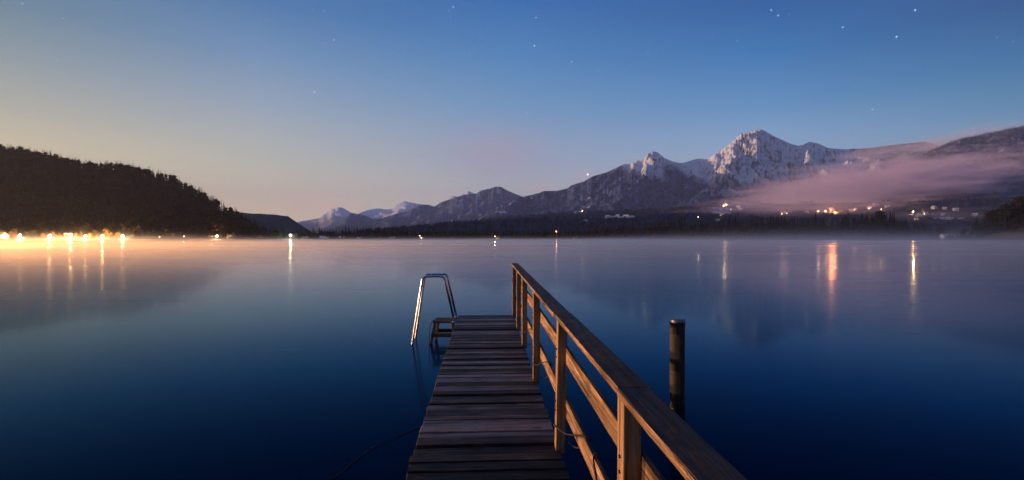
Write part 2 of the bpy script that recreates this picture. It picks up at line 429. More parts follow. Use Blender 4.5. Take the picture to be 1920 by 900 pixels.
class Terrain:
    """height field over a fan of bearings (u = X/Y) and depths Y"""
    def __init__(s, us, ys, Z): s.us, s.ys, s.Z = us, ys, Z
    def z(s, X, Y):
        X = np.asarray(X, float); Y = np.asarray(Y, float); u = X/Y
        fi = np.clip(np.interp(u, s.us, np.arange(len(s.us))), 0, len(s.us)-1.001)
        yy = s.ys_at(fi) if callable(getattr(s, 'ys_at', None)) else s.ys
        fj = np.clip(np.interp(Y, s.ys, np.arange(len(s.ys))), 0, len(s.ys)-1.001)
        i, j = fi.astype(int), fj.astype(int); a, b = fi-i, fj-j; Z = s.Z
        return (Z[j, i]*(1-a)+Z[j, i+1]*a)*(1-b)+(Z[j+1, i]*(1-a)+Z[j+1, i+1]*a)*b
    def build(s, name, mat, smooth=True):
        nu, ny = len(s.us), len(s.ys)
        U, Y = np.meshgrid(s.us, s.ys)
        V = np.stack([U*Y, Y, s.Z], -1).reshape(-1, 3)
        i = np.arange(ny-1)[:, None]*nu+np.arange(nu-1)[None, :]
        Fc = np.stack([i, i+1, i+nu+1, i+nu], -1).reshape(-1, 4)
        o = obj(name, mesh_np(name, V, Fc, mat, smooth)); o['kind'] = 'structure'; return o
def sil(pts):
    xs = np.array([(p[0]-CX)/F for p in pts]); es = np.array([(HOR-p[1])/F for p in pts])
    return lambda u: np.interp(u, xs, es)
def massif(pts, u0, u1, nu, y0, yr, y1, ny, base, cell, K=.9, iters=22, seed=1, amp=.12, nscale=400, fit=.5, smooth_px=7, p=1.25, rough=18., spurs=.25, spw=900., wob=0., slant=.06, swing=.10):
    """ridge line at depth yr(u) whose skyline follows pts; valleys eroded into it"""
    es = sil(pts); yrf = yr if callable(yr) else (lambda u: np.zeros_like(u)+float(yr))
    def env(X, Y):
        u = X/Y; dd = 1-np.clip((Y-y0)/(yrf(u)-y0), 0, 1)
        u = u+dd*(slant+swing*fbm(X/2600+3.3, Y/2600, 3, seed+17))
        YR = yrf(u)+wob*fbm(X/2300, 0*Y, 3, seed+4); H = np.maximum(es(u)*YR+EYE, base+1)
        t = (Y-y0)/(YR-y0); up = np.clip(t, 0, 1)
        dn = np.clip((Y-YR)/(y1*1.02-YR), 0, 1)
        # broad spurs standing out towards the lake
        wx = X+fbm(X/1400+Y/2500, Y/1400, 3, seed+7)*spw*.5
        sp = ridged(wx/spw, Y/(spw*3.5), 4, seed+11, .5)
        w = np.clip(up*4, 0, 1)*np.clip((1-up)*3.0, 0, 1)
        return base+(H-base)*np.clip(up**p*(1-dn**1.3*.8)*(1-spurs*w*(1-sp)*1.5), 0, 2)
    us = np.linspace(u0, u1, nu); ys = y0*(y1/y0)**np.linspace(0, 1, ny)
    U, Y = np.meshgrid(us, ys); X = U*Y
    carve = erode(env, X.min()-cell, X.max()+cell, y0-cell, y1+cell, cell, iters, K, .45, seed, rough)
    H = np.maximum(es(us)*yrf(us)+EYE, base+1); t = (Y-y0)/(yrf(us)[None]-y0)
    Z = env(X, Y)-carve(X, Y)
    k_ = np.clip((Z-base)/(.35*H[None]+1), 0, 1)
    Z = Z+(ridged(X/nscale+fbm(X/nscale, Y/nscale, 2, seed)*.3, Y/nscale, 6, seed+30, .55)-.7)*H[None]*amp*k_
    e = es(us); m = ((Z-EYE)/Y).max(0); tgt = np.maximum(e, (base-EYE)/yrf(us)+1e-4)
    k = tgt/np.maximum(m, 1e-4)
    ker = np.exp(-.5*(np.arange(-3*smooth_px, 3*smooth_px+1)/smooth_px)**2); ker /= ker.sum()
    ks = np.convolve(np.pad(k, 3*smooth_px, mode='edge'), ker, 'valid')
    k = ks*(1-fit)+k*fit; w = np.clip(t*1.2, 0, 1)**1.5
    print('massif', len(pts), 'k', round(float(k.min()),2), round(float(k.max()),2))
    Z = EYE+(Z-EYE)*(1+(k[None]-1)*w)
    return Terrain(us, ys, Z)

# ================================================================== the lake and the shore
def shoreline(u):
    return np.interp(u, [-2.2,-1.9,-1.6,-1.35,-1.15,-.75,-.52,-.44,0,.3,.8,.9,1.05,2.2], [70,110,195,380,600,650,700,790,815,770,720,620,560,520])
lake = MT('lake_water')
def water():
    m = lake; g = m.n('ShaderNodeNewGeometry'); P = g.outputs['Position']
    st = m.noise(m.mapping(P, (.010, .045, 1)), 1, 4, .6, .4)
    m.N.remove(m.b)
    fr = m.n('ShaderNodeFresnel'); fr.inputs['IOR'].default_value = 1.33
    tint = m.ramp(fr.outputs[0], [(.03,(.02,.07,.15)),(.12,(.035,.16,.34)),(.25,(.13,.39,.72)),(.45,(.50,.74,.92)),(.75,(.98,.98,1.0))])
    def gl(r):
        g_ = m.n('ShaderNodeBsdfGlossy'); m.set(g_, 'Roughness', r); m.L.new(tint, g_.inputs['Color']); return g_.outputs[0]
    m0 = m.n('ShaderNodeMixShader'); m0.inputs[0].default_value = .36; m.L.new(gl(.19), m0.inputs[1]); m.L.new(gl(.40), m0.inputs[2])
    mx = m.n('ShaderNodeMixShader'); m.set(mx, 0, m.rng(st, .3, .7, .62, .74))
    m.L.new(gl(m.rng(st, .3, .7, .06, .09)), mx.inputs[1]); m.L.new(m0.outputs[0], mx.inputs[2])
    body = m.n('ShaderNodeBsdfDiffuse'); body.inputs['Color'].default_value = (.0003,.004,.016,1)
    fx = m.n('ShaderNodeMixShader'); m.L.new(fr.outputs[0], fx.inputs[0]); m.L.new(body.outputs[0], fx.inputs[1]); m.L.new(mx.outputs[0], fx.inputs[2])
    m.L.new(fx.outputs[0], m.out.inputs['Surface'])
    us = np.linspace(-1.9, 1.9, 60)
    V = [(-4000, -2500, 0), (4000, -2500, 0), (4000, 1300, 0), (-4000, 1300, 0)]
    o = obj('lake', mesh_np('lake', V, [(0,1,2,3)], m.m)); o['kind'] = 'structure'
water()

TREETOP = [(440,437),(485,427),(520,428),(545,433),(570,425),(600,426),(650,425),(700,429),(760,431),(830,427),(900,429),(960,431),(1000,434),(1040,437),
 (1060,433),(1092,433),(1105,419),(1140,416),(1200,412),(1260,406),(1290,405),(1320,408),(1390,403),(1440,402),(1480,405),(1500,402),(1530,401),(1550,406),
 (1600,398),(1640,396),(1680,397),(1699,405),(1712,412),(1730,411),(1745,410),(1760,416),(1790,424),(1812,428),(1826,410),(1850,404),(1860,384),(1880,377),(1900,372),(1920,367),(2100,350)]
tt = sil(TREETOP)
TH = 19.0
def ground_z(X, Y):
    X = np.asarray(X, float); Y = np.asarray(Y, float); u = X/Y; ys = shoreline(u); d = Y-ys
    top = tt(u)*(ys+75)+EYE-TH
    top = np.where(u < -.5, 2.5, np.maximum(top, 2.0))
    r = np.clip(d/75, 0, 1)
    z = -1.5+np.clip(d/6+.3, 0, 1.0)*2.1 + (top-.6)*r**.8*(d > 0)
    z = z + np.clip((d-75)/600, 0, 1)*2.0
    return z+fbm(X/40, Y/40, 3, 5)*.5*np.clip(d/30, 0, 1)
def ground():
    us = np.linspace(-2.0, 2.0, 420); ds = np.concatenate([np.linspace(-14, 30, 24), np.linspace(36, 160, 22), np.geomspace(190, 40000, 18)])
    U, D = np.meshgrid(us, ds); Y = shoreline(U)+D; X = U*Y; Z = ground_z(X, Y)
    Z = np.where(D > 150, np.minimum(Z, 8+0*Z), Z) if False else Z
    V = np.stack([X, Y, Z], -1).reshape(-1, 3); nu, ny = U.shape[1], U.shape[0]
    i = np.arange(ny-1)[:, None]*nu+np.arange(nu-1)[None, :]
    Fc = np.stack([i, i+1, i+nu+1, i+nu], -1).reshape(-1, 4)
    m = MT('shore_ground'); g = m.n('ShaderNodeNewGeometry'); nz = m.noise(g.outputs['Position'], .08, 5, .6)
    m.base(m.ramp(nz, [(.35,(.03,.03,.02)),(.6,(.075,.062,.04))])); m.rough(.95)
    o = obj('ground', mesh_np('ground', V, Fc, m.m, True)); o['kind'] = 'structure'
ground()

# ================================================================== mountains
def mountain_mat(name, snow0, snow1, frost=(.16,.155,.18), dark=(.035,.035,.05), snowc=(.90,.90,.93), rock=(.13,.11,.11), patch=None, tex=1.0):
    m = MT(name); g = m.n('ShaderNodeNewGeometry'); P = g.outputs['Position']
    s = m.n('ShaderNodeSeparateXYZ'); m.L.new(P, s.inputs[0]); z = s.outputs[2]
    nn = m.n('ShaderNodeSeparateXYZ'); m.L.new(g.outputs['Normal'], nn.inputs[0]); nz = nn.outputs[2]
    big = m.noise(P, .0022*tex, 5, .6); mid = m.noise(P, .011*tex, 5, .65, .4)
    fine = m.noise(m.mapping(P, (1,1,.6)), .024*tex, 6, .72, .3)
    # frosted forest
    f = m.math('ADD', m.math('MULTIPLY', fine, .65), m.math('MULTIPLY', mid, .35))
    forest = m.mix(m.rng(f, .38, .62), dark, frost)
    zz = m.math('ADD', z, m.math('MULTIPLY', m.math('SUBTRACT', mid, .5), 420.0*(snow1-snow0)/600+120))
    zz = m.math('SUBTRACT', zz, m.rng(s.outputs[0], 4200., 4800., 0., 700.))
    if name == 'main_snow': zz = m.math('SUBTRACT', zz, m.rng(s.outputs[0], 1250., 1750., 260., 0.))
    if name == 'main_snow':
        xx = s.outputs[0]
        zz = m.math('SUBTRACT', zz, m.math('MULTIPLY', m.rng(xx, 1850., 2000.), m.rng(xx, 2150., 2350., 210., 0.)))
        zz = m.math('ADD', zz, m.math('MULTIPLY', m.rng(xx, 2350., 2600.), m.rng(xx, 3300., 3700., 130., 0.)))
    frac = m.rng(zz, snow0, snow1)
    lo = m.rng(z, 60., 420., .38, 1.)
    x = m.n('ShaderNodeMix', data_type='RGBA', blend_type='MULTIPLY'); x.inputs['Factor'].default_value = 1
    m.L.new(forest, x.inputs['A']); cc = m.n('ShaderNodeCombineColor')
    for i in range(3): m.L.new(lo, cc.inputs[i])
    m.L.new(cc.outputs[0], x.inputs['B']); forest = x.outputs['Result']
    # snow held where the slope is gentle
    hold = m.rng(m.math('ADD', nz, m.math('MULTIPLY', m.math('SUBTRACT', f, .5), 2.4)), .12, .55)
    alpine = m.mix(hold, rock, snowc)
    col = m.mix(frac, forest, alpine)
    if patch:   # clearings with lying snow
        pv = m.noise(m.mapping(P, (1,1,1.6)), patch, 2, .4)
        col = m.mix(m.math('MULTIPLY', m.rng(pv, .70, .735), m.rng(z, 100., 200.)), col, (.42,.42,.5))
    m.base(col); m.rough(.9); m.b.inputs['Specular IOR Level'].default_value = .1
    m.bump(f, 1.0, 26.0/tex)
    return m.m
FAR = [(540,421),(563,415),(598,409),(619,393),(634,388.7),(642,389),(658,398.6),(671,401),(680,397),(699.5,391),(712,391),(725,392.6),(736,391),(744,383),
 (758,377),(770,379.6),(790,383),(806,384),(814,387),(837,375),(848,367),(858,368.6),(879,358),(887,362),(920,372),(960,380)]
MID = [(600,440),(634,421),(645,409),(657,400),(672,401),(690,406),(700,412),(715,410),(738,402),(764,396),(785,385),(802,384),(814,388),(827,379),(850,372),(869,365),(893,363),(902,357),(919,353.5),
 (928,350),(939,350),(951,357),(965,363),(981,369),(1000,375),(1040,385)]
MAIN = [(900,405),(940,385),(975,370),(984,368),(994,366),(1012,361.5),(1020,358),(1043,358),(1064,353),(1072,347),(1095,340),(1110,331),(1139,322.5),(1168,308),
 (1179,307.5),(1196,301),(1207,299),(1214,288),(1225,283.5),(1234,286),(1246,296.5),(1260,302),(1277,306),(1286,304),(1306,298),(1317,297.4),(1323,299.4),(1335,292),
 (1352,282),(1369,269),(1390,250),(1401,247.4),(1423,242),(1433,244.6),(1450,254.7),(1468,263),(1485,270.5),(1496,273.4),(1505,272),(1517,265.6),(1534,269),(1554,277.8),
 (1583,280),(1630,278),(1673,272),(1702,269),(1734,265.6),(1760,272),(1800,285),(1850,300)]
HILLR = [(1560,345),(1620,330),(1680,312),(1720,296),(1745,283.5),(1766,275),(1789,265),(1818,257.5),(1847,252),(1875,246),(1920,236.5),(2100,210),(2400,200)]
HILLL = [(a_, b_+4) for a_, b_ in [(-900,262),(-400,262),(-100,268),(0,280),(30,283),(60,288),(100,297),(120,301),(155,309),(190,314),(225,316),(250,322),(275,326),(300,331),(320,337),(340,348),(370,366),(400,382),
 (425,400),(450,411),(470,423),(482,433),(490,441),(520,446)]]
HILL2 = [(300,392),(420,395),(437,397),(470,400),(505,402),(540,405),(550,412),(570,425),(590,438),(620,446)]
SHELF = [(560,446),(640,441),(760,432),(830,421),(880,415),(928,410),(1017,404),(1100,398),(1200,395),(1300,389),(1345,382),(1400,381),(1500,382),(1600,381),(1700,378),(1800,374),(1920,368),(2200,360)]
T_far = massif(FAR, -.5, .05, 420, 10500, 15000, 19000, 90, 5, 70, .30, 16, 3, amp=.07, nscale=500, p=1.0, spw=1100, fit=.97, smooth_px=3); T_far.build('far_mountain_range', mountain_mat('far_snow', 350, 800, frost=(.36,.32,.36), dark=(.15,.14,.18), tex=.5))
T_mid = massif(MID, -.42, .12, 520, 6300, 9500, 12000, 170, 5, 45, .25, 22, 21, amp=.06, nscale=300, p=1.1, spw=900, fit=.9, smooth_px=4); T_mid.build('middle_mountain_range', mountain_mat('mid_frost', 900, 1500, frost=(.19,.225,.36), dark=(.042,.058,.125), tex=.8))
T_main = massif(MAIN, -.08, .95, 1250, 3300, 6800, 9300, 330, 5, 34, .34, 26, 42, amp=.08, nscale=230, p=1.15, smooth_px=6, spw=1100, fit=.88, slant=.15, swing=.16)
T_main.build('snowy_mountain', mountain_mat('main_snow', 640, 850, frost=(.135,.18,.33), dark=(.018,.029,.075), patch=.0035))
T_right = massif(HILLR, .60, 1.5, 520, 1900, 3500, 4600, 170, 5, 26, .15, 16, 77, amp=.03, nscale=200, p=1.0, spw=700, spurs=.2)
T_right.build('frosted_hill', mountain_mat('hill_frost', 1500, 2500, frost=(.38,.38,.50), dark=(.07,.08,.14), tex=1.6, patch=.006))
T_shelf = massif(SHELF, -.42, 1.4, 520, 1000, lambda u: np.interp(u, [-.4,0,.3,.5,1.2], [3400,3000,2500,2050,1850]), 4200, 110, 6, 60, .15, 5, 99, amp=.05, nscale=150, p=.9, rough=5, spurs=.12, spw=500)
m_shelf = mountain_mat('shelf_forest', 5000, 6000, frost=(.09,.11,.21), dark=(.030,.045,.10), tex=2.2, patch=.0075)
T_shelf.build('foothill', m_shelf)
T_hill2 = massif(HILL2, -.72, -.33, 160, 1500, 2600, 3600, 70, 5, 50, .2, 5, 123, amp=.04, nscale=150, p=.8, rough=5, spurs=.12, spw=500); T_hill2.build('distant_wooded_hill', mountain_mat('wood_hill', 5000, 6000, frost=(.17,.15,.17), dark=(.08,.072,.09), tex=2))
T_left = massif(HILLL, -2.0, -.455, 420, 668, lambda u: np.interp(u, [-2,-1,-.7,-.5,-.455], [1500,1350,1200,900,800]), 2400, 110, 2, 20, .25, 8, 150, amp=.03, nscale=90, p=.95, rough=5, spurs=.15, spw=220)
mh = MT('hill_soil'); mh.base((.004,.0035,.003)); mh.rough(1.0)
T_left.build('wooded_hill', mh.m)

# ================================================================== trees
def conifer_parts(seed, h=19., dense=1.0):
    r = random.Random(seed); V = []; Fc = []
    def tri(a, b, c):
        n = len(V); V.extend((a, b, c)); Fc.append((n, n+1, n+2))
    R0 = h*r.uniform(.15, .20); z = h*.10; k = 0; tiers = int(15*dense)
    for i in range(tiers):
        f = i/(tiers-1); z = h*(.09+.88*f); rr = R0*(1-f)**.85*(.85+.3*r.random())+.15
        nb = max(5, int(11*(1-f*.5))); a0 = r.random()*6.28
        for j in range(nb):
            a = a0+j*2*math.pi/nb+r.uniform(-.2,.2); q = rr*r.uniform(.65,1.15); w = q*.42+.25
            dx, dy = math.cos(a), math.sin(a); px, py = -dy, dx
            droop = q*.32; c = (0,0,z+h*.05); t1 = (dx*q, dy*q, z-droop)
            m1 = (dx*q*.6+px*w, dy*q*.6+py*w, z-droop*.8-.15); m2 = (dx*q*.6-px*w, dy*q*.6-py*w, z-droop*.8-.15)
            tri(c, m1, t1); tri(c, t1, m2)
    tri((-.25,0,h*.93),(.25,0,h*.93),(0,0,h)); tri((0,-.25,h*.93),(0,.25,h*.93),(0,0,h))
    return np.array(V), np.array(Fc)
def broadleaf_parts(seed, h=14., n=620, wide=.42, leaf=.55):
    r = random.Random(seed); V = []; Fc = []
    lobes = []
    for i in range(9):
        a = r.random()*6.28; q = r.random()**.5*h*wide*.55; zz = h*r.uniform(.38,.86)
        lobes.append((q*math.cos(a)*(1.1-zz/h*.6), q*math.sin(a)*(1.1-zz/h*.6), zz, h*r.uniform(.12,.2)))
    lobes.append((0,0,h*.84,h*.15))
    for i in range(n):
        lx, ly, lz, lr = r.choice(lobes); d = Vector((r.gauss(0,1), r.gauss(0,1), r.gauss(0,1))).normalized()*lr*r.uniform(.55,1.12)
        p = Vector((lx, ly, lz))+d; s = leaf*r.uniform(.6,1.3)
        q = Vector((r.gauss(0,1), r.gauss(0,1), r.gauss(0,1))).normalized(); e = q.orthogonal().normalized()*s; g = q.cross(e).normalized()*s
        k = len(V); V.extend([tuple(p-e-g*.6), tuple(p+e-g*.5), tuple(p+g)]); Fc.append((k, k+1, k+2))
    return np.array(V), np.array(Fc)
def trunk_mesh(h, r0, limbs, seed):
    r = random.Random(seed); bm = bmesh.new()
    add_cyl(bm, (0,0,-.6), (r.uniform(-.2,.2), r.uniform(-.2,.2), h), r0, r0*.18, 7, 4)
    for i in range(limbs):
        z = h*r.uniform(.35,.8); a = r.random()*6.28; l = h*r.uniform(.15,.3)
        add_cyl(bm, (0,0,z), (math.cos(a)*l*.7, math.sin(a)*l*.7, z+l*.7), r0*.4, r0*.1, 5, 1)
    me = bpy.data.meshes.new('trunk'); bm.to_mesh(me); bm.free(); me.materials.append(M_trunk); return me
CON = [(mesh_np('conifer_crown', *conifer_parts(s, 19), M_conifer), trunk_mesh(17.5, .28, 0, s)) for s in range(7)]
def broad_set(mat, s0, n=3, h=14., **kw):
    return [(mesh_np('leafy_crown', *broadleaf_parts(s, h, **kw), mat), trunk_mesh(h*.8, .26, 5, s)) for s in range(s0, s0+n)]
GOLD = broad_set(M_gold, 100, 4); OLIVE = broad_set(M_olive, 110, 4, wide=.36); DARKB = broad_set(M_darkleaf, 120, 3); RUSS = broad_set(M_russet, 130, 3)
def tree(name, data, x, y, z, s, label, cat, group=None, sx=1.0):
    e = empty(name, (x, y, z), rnd.random()*6.28); e.scale = (s*sx, s*sx, s)
    tag(e, label, cat, group)
    for nm, me in (('crown', data[0]), ('trunk', data[1])):
        o = bpy.data.objects.new(nm, me); C.objects.link(o); o.parent = e
    return e
def gz(X, Y): return float(ground_z(np.array([X]), np.array([Y]))[0])
def px2(x, Y): return (x-CX)/F*Y
# --- scattered forest masses: one mesh each
def forest(name, mats, templates, pts, mat, tag_label, cat):
    """pts: list of (x,y,z,scale,rot,widthscale,template index)"""
    Vs, Fs, off = [], [], 0
    P = np.array(pts)
    for k, (V, Fc) in enumerate(templates):
        q = P[P[:, 6] == k]
        if not len(q): continue
        c, s_ = np.cos(q[:,4]), np.sin(q[:,4])
        x = V[None,:,0]*q[:,5:6]; y = V[None,:,1]*q[:,5:6]; z = V[None,:,2]*np.ones((len(q),1))
        X = (x*c[:,None]-y*s_[:,None])*q[:,3:4]+q[:,0:1]; Y = (x*s_[:,None]+y*c[:,None])*q[:,3:4]+q[:,1:2]; Z = z*q[:,3:4]+q[:,2:3]
        Vs.append(np.stack([X,Y,Z],-1).reshape(-1,3))
        Fs.append((Fc[None]+(np.arange(len(q))*len(V))[:,None,None]+off).reshape(-1,3)); off += len(q)*len(V)
    o = obj(name, mesh_np(name, np.concatenate(Vs), np.concatenate(Fs), mat)); tag(o, tag_label, cat, kind='stuff'); return o
LC = [conifer_parts(200+i, 17, .55) for i in range(3)]+[broadleaf_parts(300+i, 13, 70, .42, 1.5) for i in range(3)]
def scatter_terrain(T, n, u0, u1, ya, yb, smin, smax, seed, conif=.5, density=None):
    r = np.random.default_rng(seed); out = []
    u = r.uniform(u0, u1, n); y = np.sqrt(r.uniform(ya**2, yb**2, n)); X = u*y
    z = T.z(X, y)
    k = np.where(r.random(n) < conif, r.integers(0, 3, n), r.integers(3, 6, n))
    keep = z > 3.0
    if density is not None: keep &= density(X, y, z, r)
    P = np.stack([X, y, z-.6, r.uniform(smin, smax, n), r.uniform(0, 6.28, n), r.uniform(.9, 1.35, n), k], -1)
    return P[keep]
P = scatter_terrain(T_left, 8000, -1.12, -.47, 676, 1430, .45, 1.6, 5, .72, lambda X,Y,z,r: Y < np.interp(X/Y, [-2,-1,-.7,-.5,-.455], [1500,1350,1200,900,800])*1.03)
forest('hill_forest', None, LC, P, M_hillwood, 'dark mixed forest covering the hillside above the lamplit shore', 'forest')
SP = [(V[:, :]*1.0, Fc) for V, Fc in [conifer_parts(400+i, 17, .35) for i in range(3)]]
P = scatter_terrain(T_right, 15000, .70, 1.06, 2300, 3620, .7, 1.3, 8, 1.0)
forest('frosted_forest', None, SP, P, M_frostwood, 'frosted purple forest on the right hill behind the pink fog bank', 'forest')
# snowy meadows on the foothill
def on_terrain(T, x, y, ya=1050, yb=3400):
    u = (x-CX)/F; ys = np.linspace(ya, yb, 1500); z = T.z(u*ys, ys); e = (z-EYE)/ys; t = (HOR-y)/F
    i = np.argmax(e >= t) if (e >= t).any() else int(np.argmax(e))
    return u*ys[i], float(ys[i]), float(z[i])
m_snow = simple('meadow_snow', (.34,.36,.44), .9, var=.2, vs=.02)
MEADOWS = []
for x, y, wp, dp, lab in [(1348,391,30,95,'snow_field'),(1385,384,34,110,'snow_field'),(1352,398,14,50,'snow_field'),(1146,407,13,60,'snow_field'),(1174,407,16,60,'snow_field'),
                     (1087,396,15,70,'snow_field'),(1782,409,26,22,'snow_field'),(1736,402,12,20,'snow_field')]:
    X, Y, z = on_terrain(T_shelf, x, y); MEADOWS.append((X, Y, wp/F*Y, dp))
    a_ = np.linspace(0, 2*np.pi, 48, endpoint=False); rr_ = np.linspace(0, 1, 9)[1:]
    rad = 1+.28*fbm(np.cos(a_)*1.7+x, np.sin(a_)*1.7, 3, 7)
    Vx = np.concatenate([[X], (X+rr_[:,None]*rad[None]*np.cos(a_)[None]*wp/F*Y).ravel()]); Vy = np.concatenate([[Y], (Y+rr_[:,None]*rad[None]*np.sin(a_)[None]*dp).ravel()])
    V = np.stack([Vx, Vy, T_shelf.z(Vx, Vy)+1.0], -1); Fc = [(0, 1+k, 1+(k+1) % 48) for k in range(48)]
    for r_i in range(7):
        for k in range(48):
            p, q = 1+r_i*48+k, 1+r_i*48+(k+1) % 48; Fc += [(p, p+48, q+48), (p, q+48, q)]
    o = obj('snow_field', mesh_np('snow_field', V, Fc, m_snow, True)); o['kind'] = 'structure'
def off_meadow(X, Y):
    k = np.ones_like(X, bool)
    for mx_, my_, a_, b_ in MEADOWS: k &= ((X-mx_)/a_)**2+((Y-my_+b_*.35)/(b_*1.35))**2 > 1.0
    return k
# foothill forest, dark
P = scatter_terrain(T_shelf, 15000, -.30, 1.08, 1150, 2900, .6, 1.1, 9, .7,
                    lambda X,Y,z,r: (fbm(X/120, Y/120, 3, 61) > -.35+.35*(X/Y > .36)) & off_meadow(X, Y))
forest('foothill_forest', None, [*SP, *LC[3:]], P, M_shelfwood, 'dark blue forest spread over the low foothills behind the far shore', 'forest')

# --- tree row on the far shore: individuals in front and on the skyline, the rest one mass
def segname(px_):
    if px_ < 590: return 'dark conifers round the greenish floodlight on the far shore'
    if px_ < 760: return 'dark conifers below the pale pointed peaks on the far shore'
    if px_ < 1100: return 'low dark conifers on the misty middle of the far shore'
    if px_ < 1330: return 'tall dark conifers on the far shore below the snowy summits'
    if px_ < 1760: return 'dark conifers on the misty shore below the pink fog bank'
    return 'dark conifers on the wooded point at the right end of the shore'
SEGL = {'dark conifers round the greenish floodlight on the far shore': 'dark conifer beside the pale green floodlight on the far shore',
 'dark conifers below the pale pointed peaks on the far shore': 'dark conifer on the far shore below the pale pointed far peaks',
 'low dark conifers on the misty middle of the far shore': 'low dark conifer in the even row on the misty middle shore',
 'tall dark conifers on the far shore below the snowy summits': 'tall dark conifer of the dense shore wood below the snowy summits',
 'dark conifers on the misty shore below the pink fog bank': 'dark conifer rising from shore mist below the pink fog bank',
 'dark conifers on the wooded point at the right end of the shore': 'black conifer on the wooded point at the right end of the shore'}
cnt = 0
xs_ = 490.0
while xs_ < 1925 and cnt < 285:
    d = rnd.choice([9, 20, 38, 60, 74])
    u = (xs_-CX)/F; Y = float(shoreline(u))+d; X = u*Y
    z = gz(X, Y); s = rnd.uniform(.78, 1.12)*(1.0 if d > 30 else .9)
    if xs_ > 1750 and xs_ < 1822: s *= .55
    if 536 < xs_ < 552: s *= .6
    if 700 < xs_ < 708: s *= .7
    g = segname(xs_)
    tree('conifer', CON[rnd.randrange(7)], X, Y, z, s, SEGL[g], 'conifer', g, rnd.uniform(.95,1.35))
    cnt += 1; xs_ += rnd.uniform(3.6, 6.6)
pts = []
r_ = np.random.default_rng(4)
for i in range(1500):
    u = r_.uniform(-.495, 1.04); d = r_.uniform(8, 80); Y = float(shoreline(u))+d
    X = u*Y; xp = CX+u*F; s = r_.uniform(.6, 1.0)
    if 1745 < xp < 1822: s *= .5
    if 534 < xp < 554: s *= .5
    pts.append((X, Y, gz(X, Y), s, r_.uniform(0, 6.28), r_.uniform(1., 1.5), r_.integers(0, 6) if d < 40 else r_.integers(0, 3)))
forest('shore_forest', None, LC, pts, M_conifer, 'dense dark wood filling in behind the single shore conifers', 'forest')
# trees that stand out
def at(x, Y): return px2(x, Y), Y
for (x, Y, s, D, lab, cat, sx) in [
 (1529, 790, 1.42, CON[2], 'tall pointed conifer standing above the shore trees left of the orange glow', 'conifer', 1.1),
 (1445, 790, 1.2, CON[4], 'broad dark conifer left of the paired village lamps', 'conifer', 1.5),
 (1650, 790, 1.6, DARKB[0], 'wide round-topped dark tree rising between two village lights', 'tree', 1.5),
 (1677, 790, 1.15, CON[1], 'narrow pointed conifer between the round tree and the yellow floodlight', 'conifer', .9),
 (1858, 640, 1.7, DARKB[1], 'dark leafy tree standing apart at the left end of the right wooded point', 'tree', 1.2),
 (1885, 625, 2.0, DARKB[2], 'big black leafy tree on the right wooded point', 'tree', 1.3),
 (1915, 620, 2.3, DARKB[0], 'tallest black leafy tree, cut by the right picture edge', 'tree', 1.3),
 (1808, 650, 1.0, DARKB[1], 'small rounded dark tree in mist before the wooded point', 'tree', 1.4),
 (1762, 735, .95, DARKB[2], 'rounded misty tree right of the yellow floodlight', 'tree', 1.4),
 (1735, 740, .7, DARKB[0], 'dark leafy tree directly below the yellow floodlight', 'tree', 1.4)]:
    X = px2(x, Y); tree('leafy_tree' if cat == 'tree' else 'tall_conifer', D, X, Y, gz(X, Y), s, lab, cat, None, sx)
# golden and olive trees of the lamplit left shore
LSH = [(21,'G',1.0,'golden round tree beside the white-roofed lake house'),(48,'O',.9,'yellow-green tree just right of the first small shore lamp'),(28,'O',1.3,'taller olive tree rising behind the golden tree by the lake house'),
 (64,'O',1.05,'olive tree between the first and second shore lamps'),(80,'G',.75,'low golden tree left of the second shore lamp'),(100,'G',.95,'golden tree directly right of the second shore lamp'),
 (113,'O',.8,'low olive tree halfway between second and third shore lamps'),(124,'G',.8,'golden tree left of the brightest double lamp'),(142,'G',.8,'golden tree right of the brightest double lamp'),
 (151,'O',1.0,'olive tree left of the fourth shore lamp'),(168,'G',.8,'golden tree right of the fourth shore lamp'),(178,'O',1.1,'olive tree midway between fourth and fifth shore lamps'),
 (199,'G',1.35,'tall golden tree right behind the fifth shore lamp'),(210,'O',.8,'low olive tree right of the tall golden tree'),(222,'G',.85,'golden tree left of the sixth shore lamp'),
 (236,'O',1.45,'tall olive tree behind the sixth shore lamp'),(248,'O',.9,'olive tree closing the lamplit row on its right'),(262,'O',.85,'dim olive tree first past the lamplit row'),
 (278,'O',1.0,'dim olive tree left of the small white shore light'),(294,'O',.8,'lit bush-like tree beside the small white shore light'),(308,'O',1.0,'brown tree right of the small white shore light'),
 (324,'G',.8,'small golden tree left of the orange lone lamp'),(337,'G',.9,'golden tree touching the orange lone lamp'),(353,'O',1.5,'large green rounded tree right of the orange lone lamp'),
 (388,'O',1.75,'tall narrow olive tree left of the boathouse lamps'),(411,'O',1.7,'tall narrow brown tree above the boathouse lamps'),(421,'G',1.0,'round golden tree glowing at the left end of the boathouses'),
 (433,'O',1.3,'slim brown tree behind the boathouse roof'),(453,'G',1.75,'tall golden poplar-like tree behind the boathouses'),(464,'O',.9,'small brown tree right of the golden poplar-like tree'),
 (476,'O',1.2,'dim tree above the red and white lights'),(2,'O',1.2,'olive tree behind the white-roofed lake house')]
for k, (x, kd, s, lab) in enumerate(LSH):
    Y = float(shoreline((x-CX)/F))+(27 if kd == 'G' else 42); X = px2(x, Y)
    tree('golden_tree' if kd == 'G' else 'olive_tree', (GOLD if kd == 'G' else OLIVE)[k % 4], X, Y, gz(X, Y), s*.72, lab, 'tree', None, .85 if s > 1.4 else 1.25)

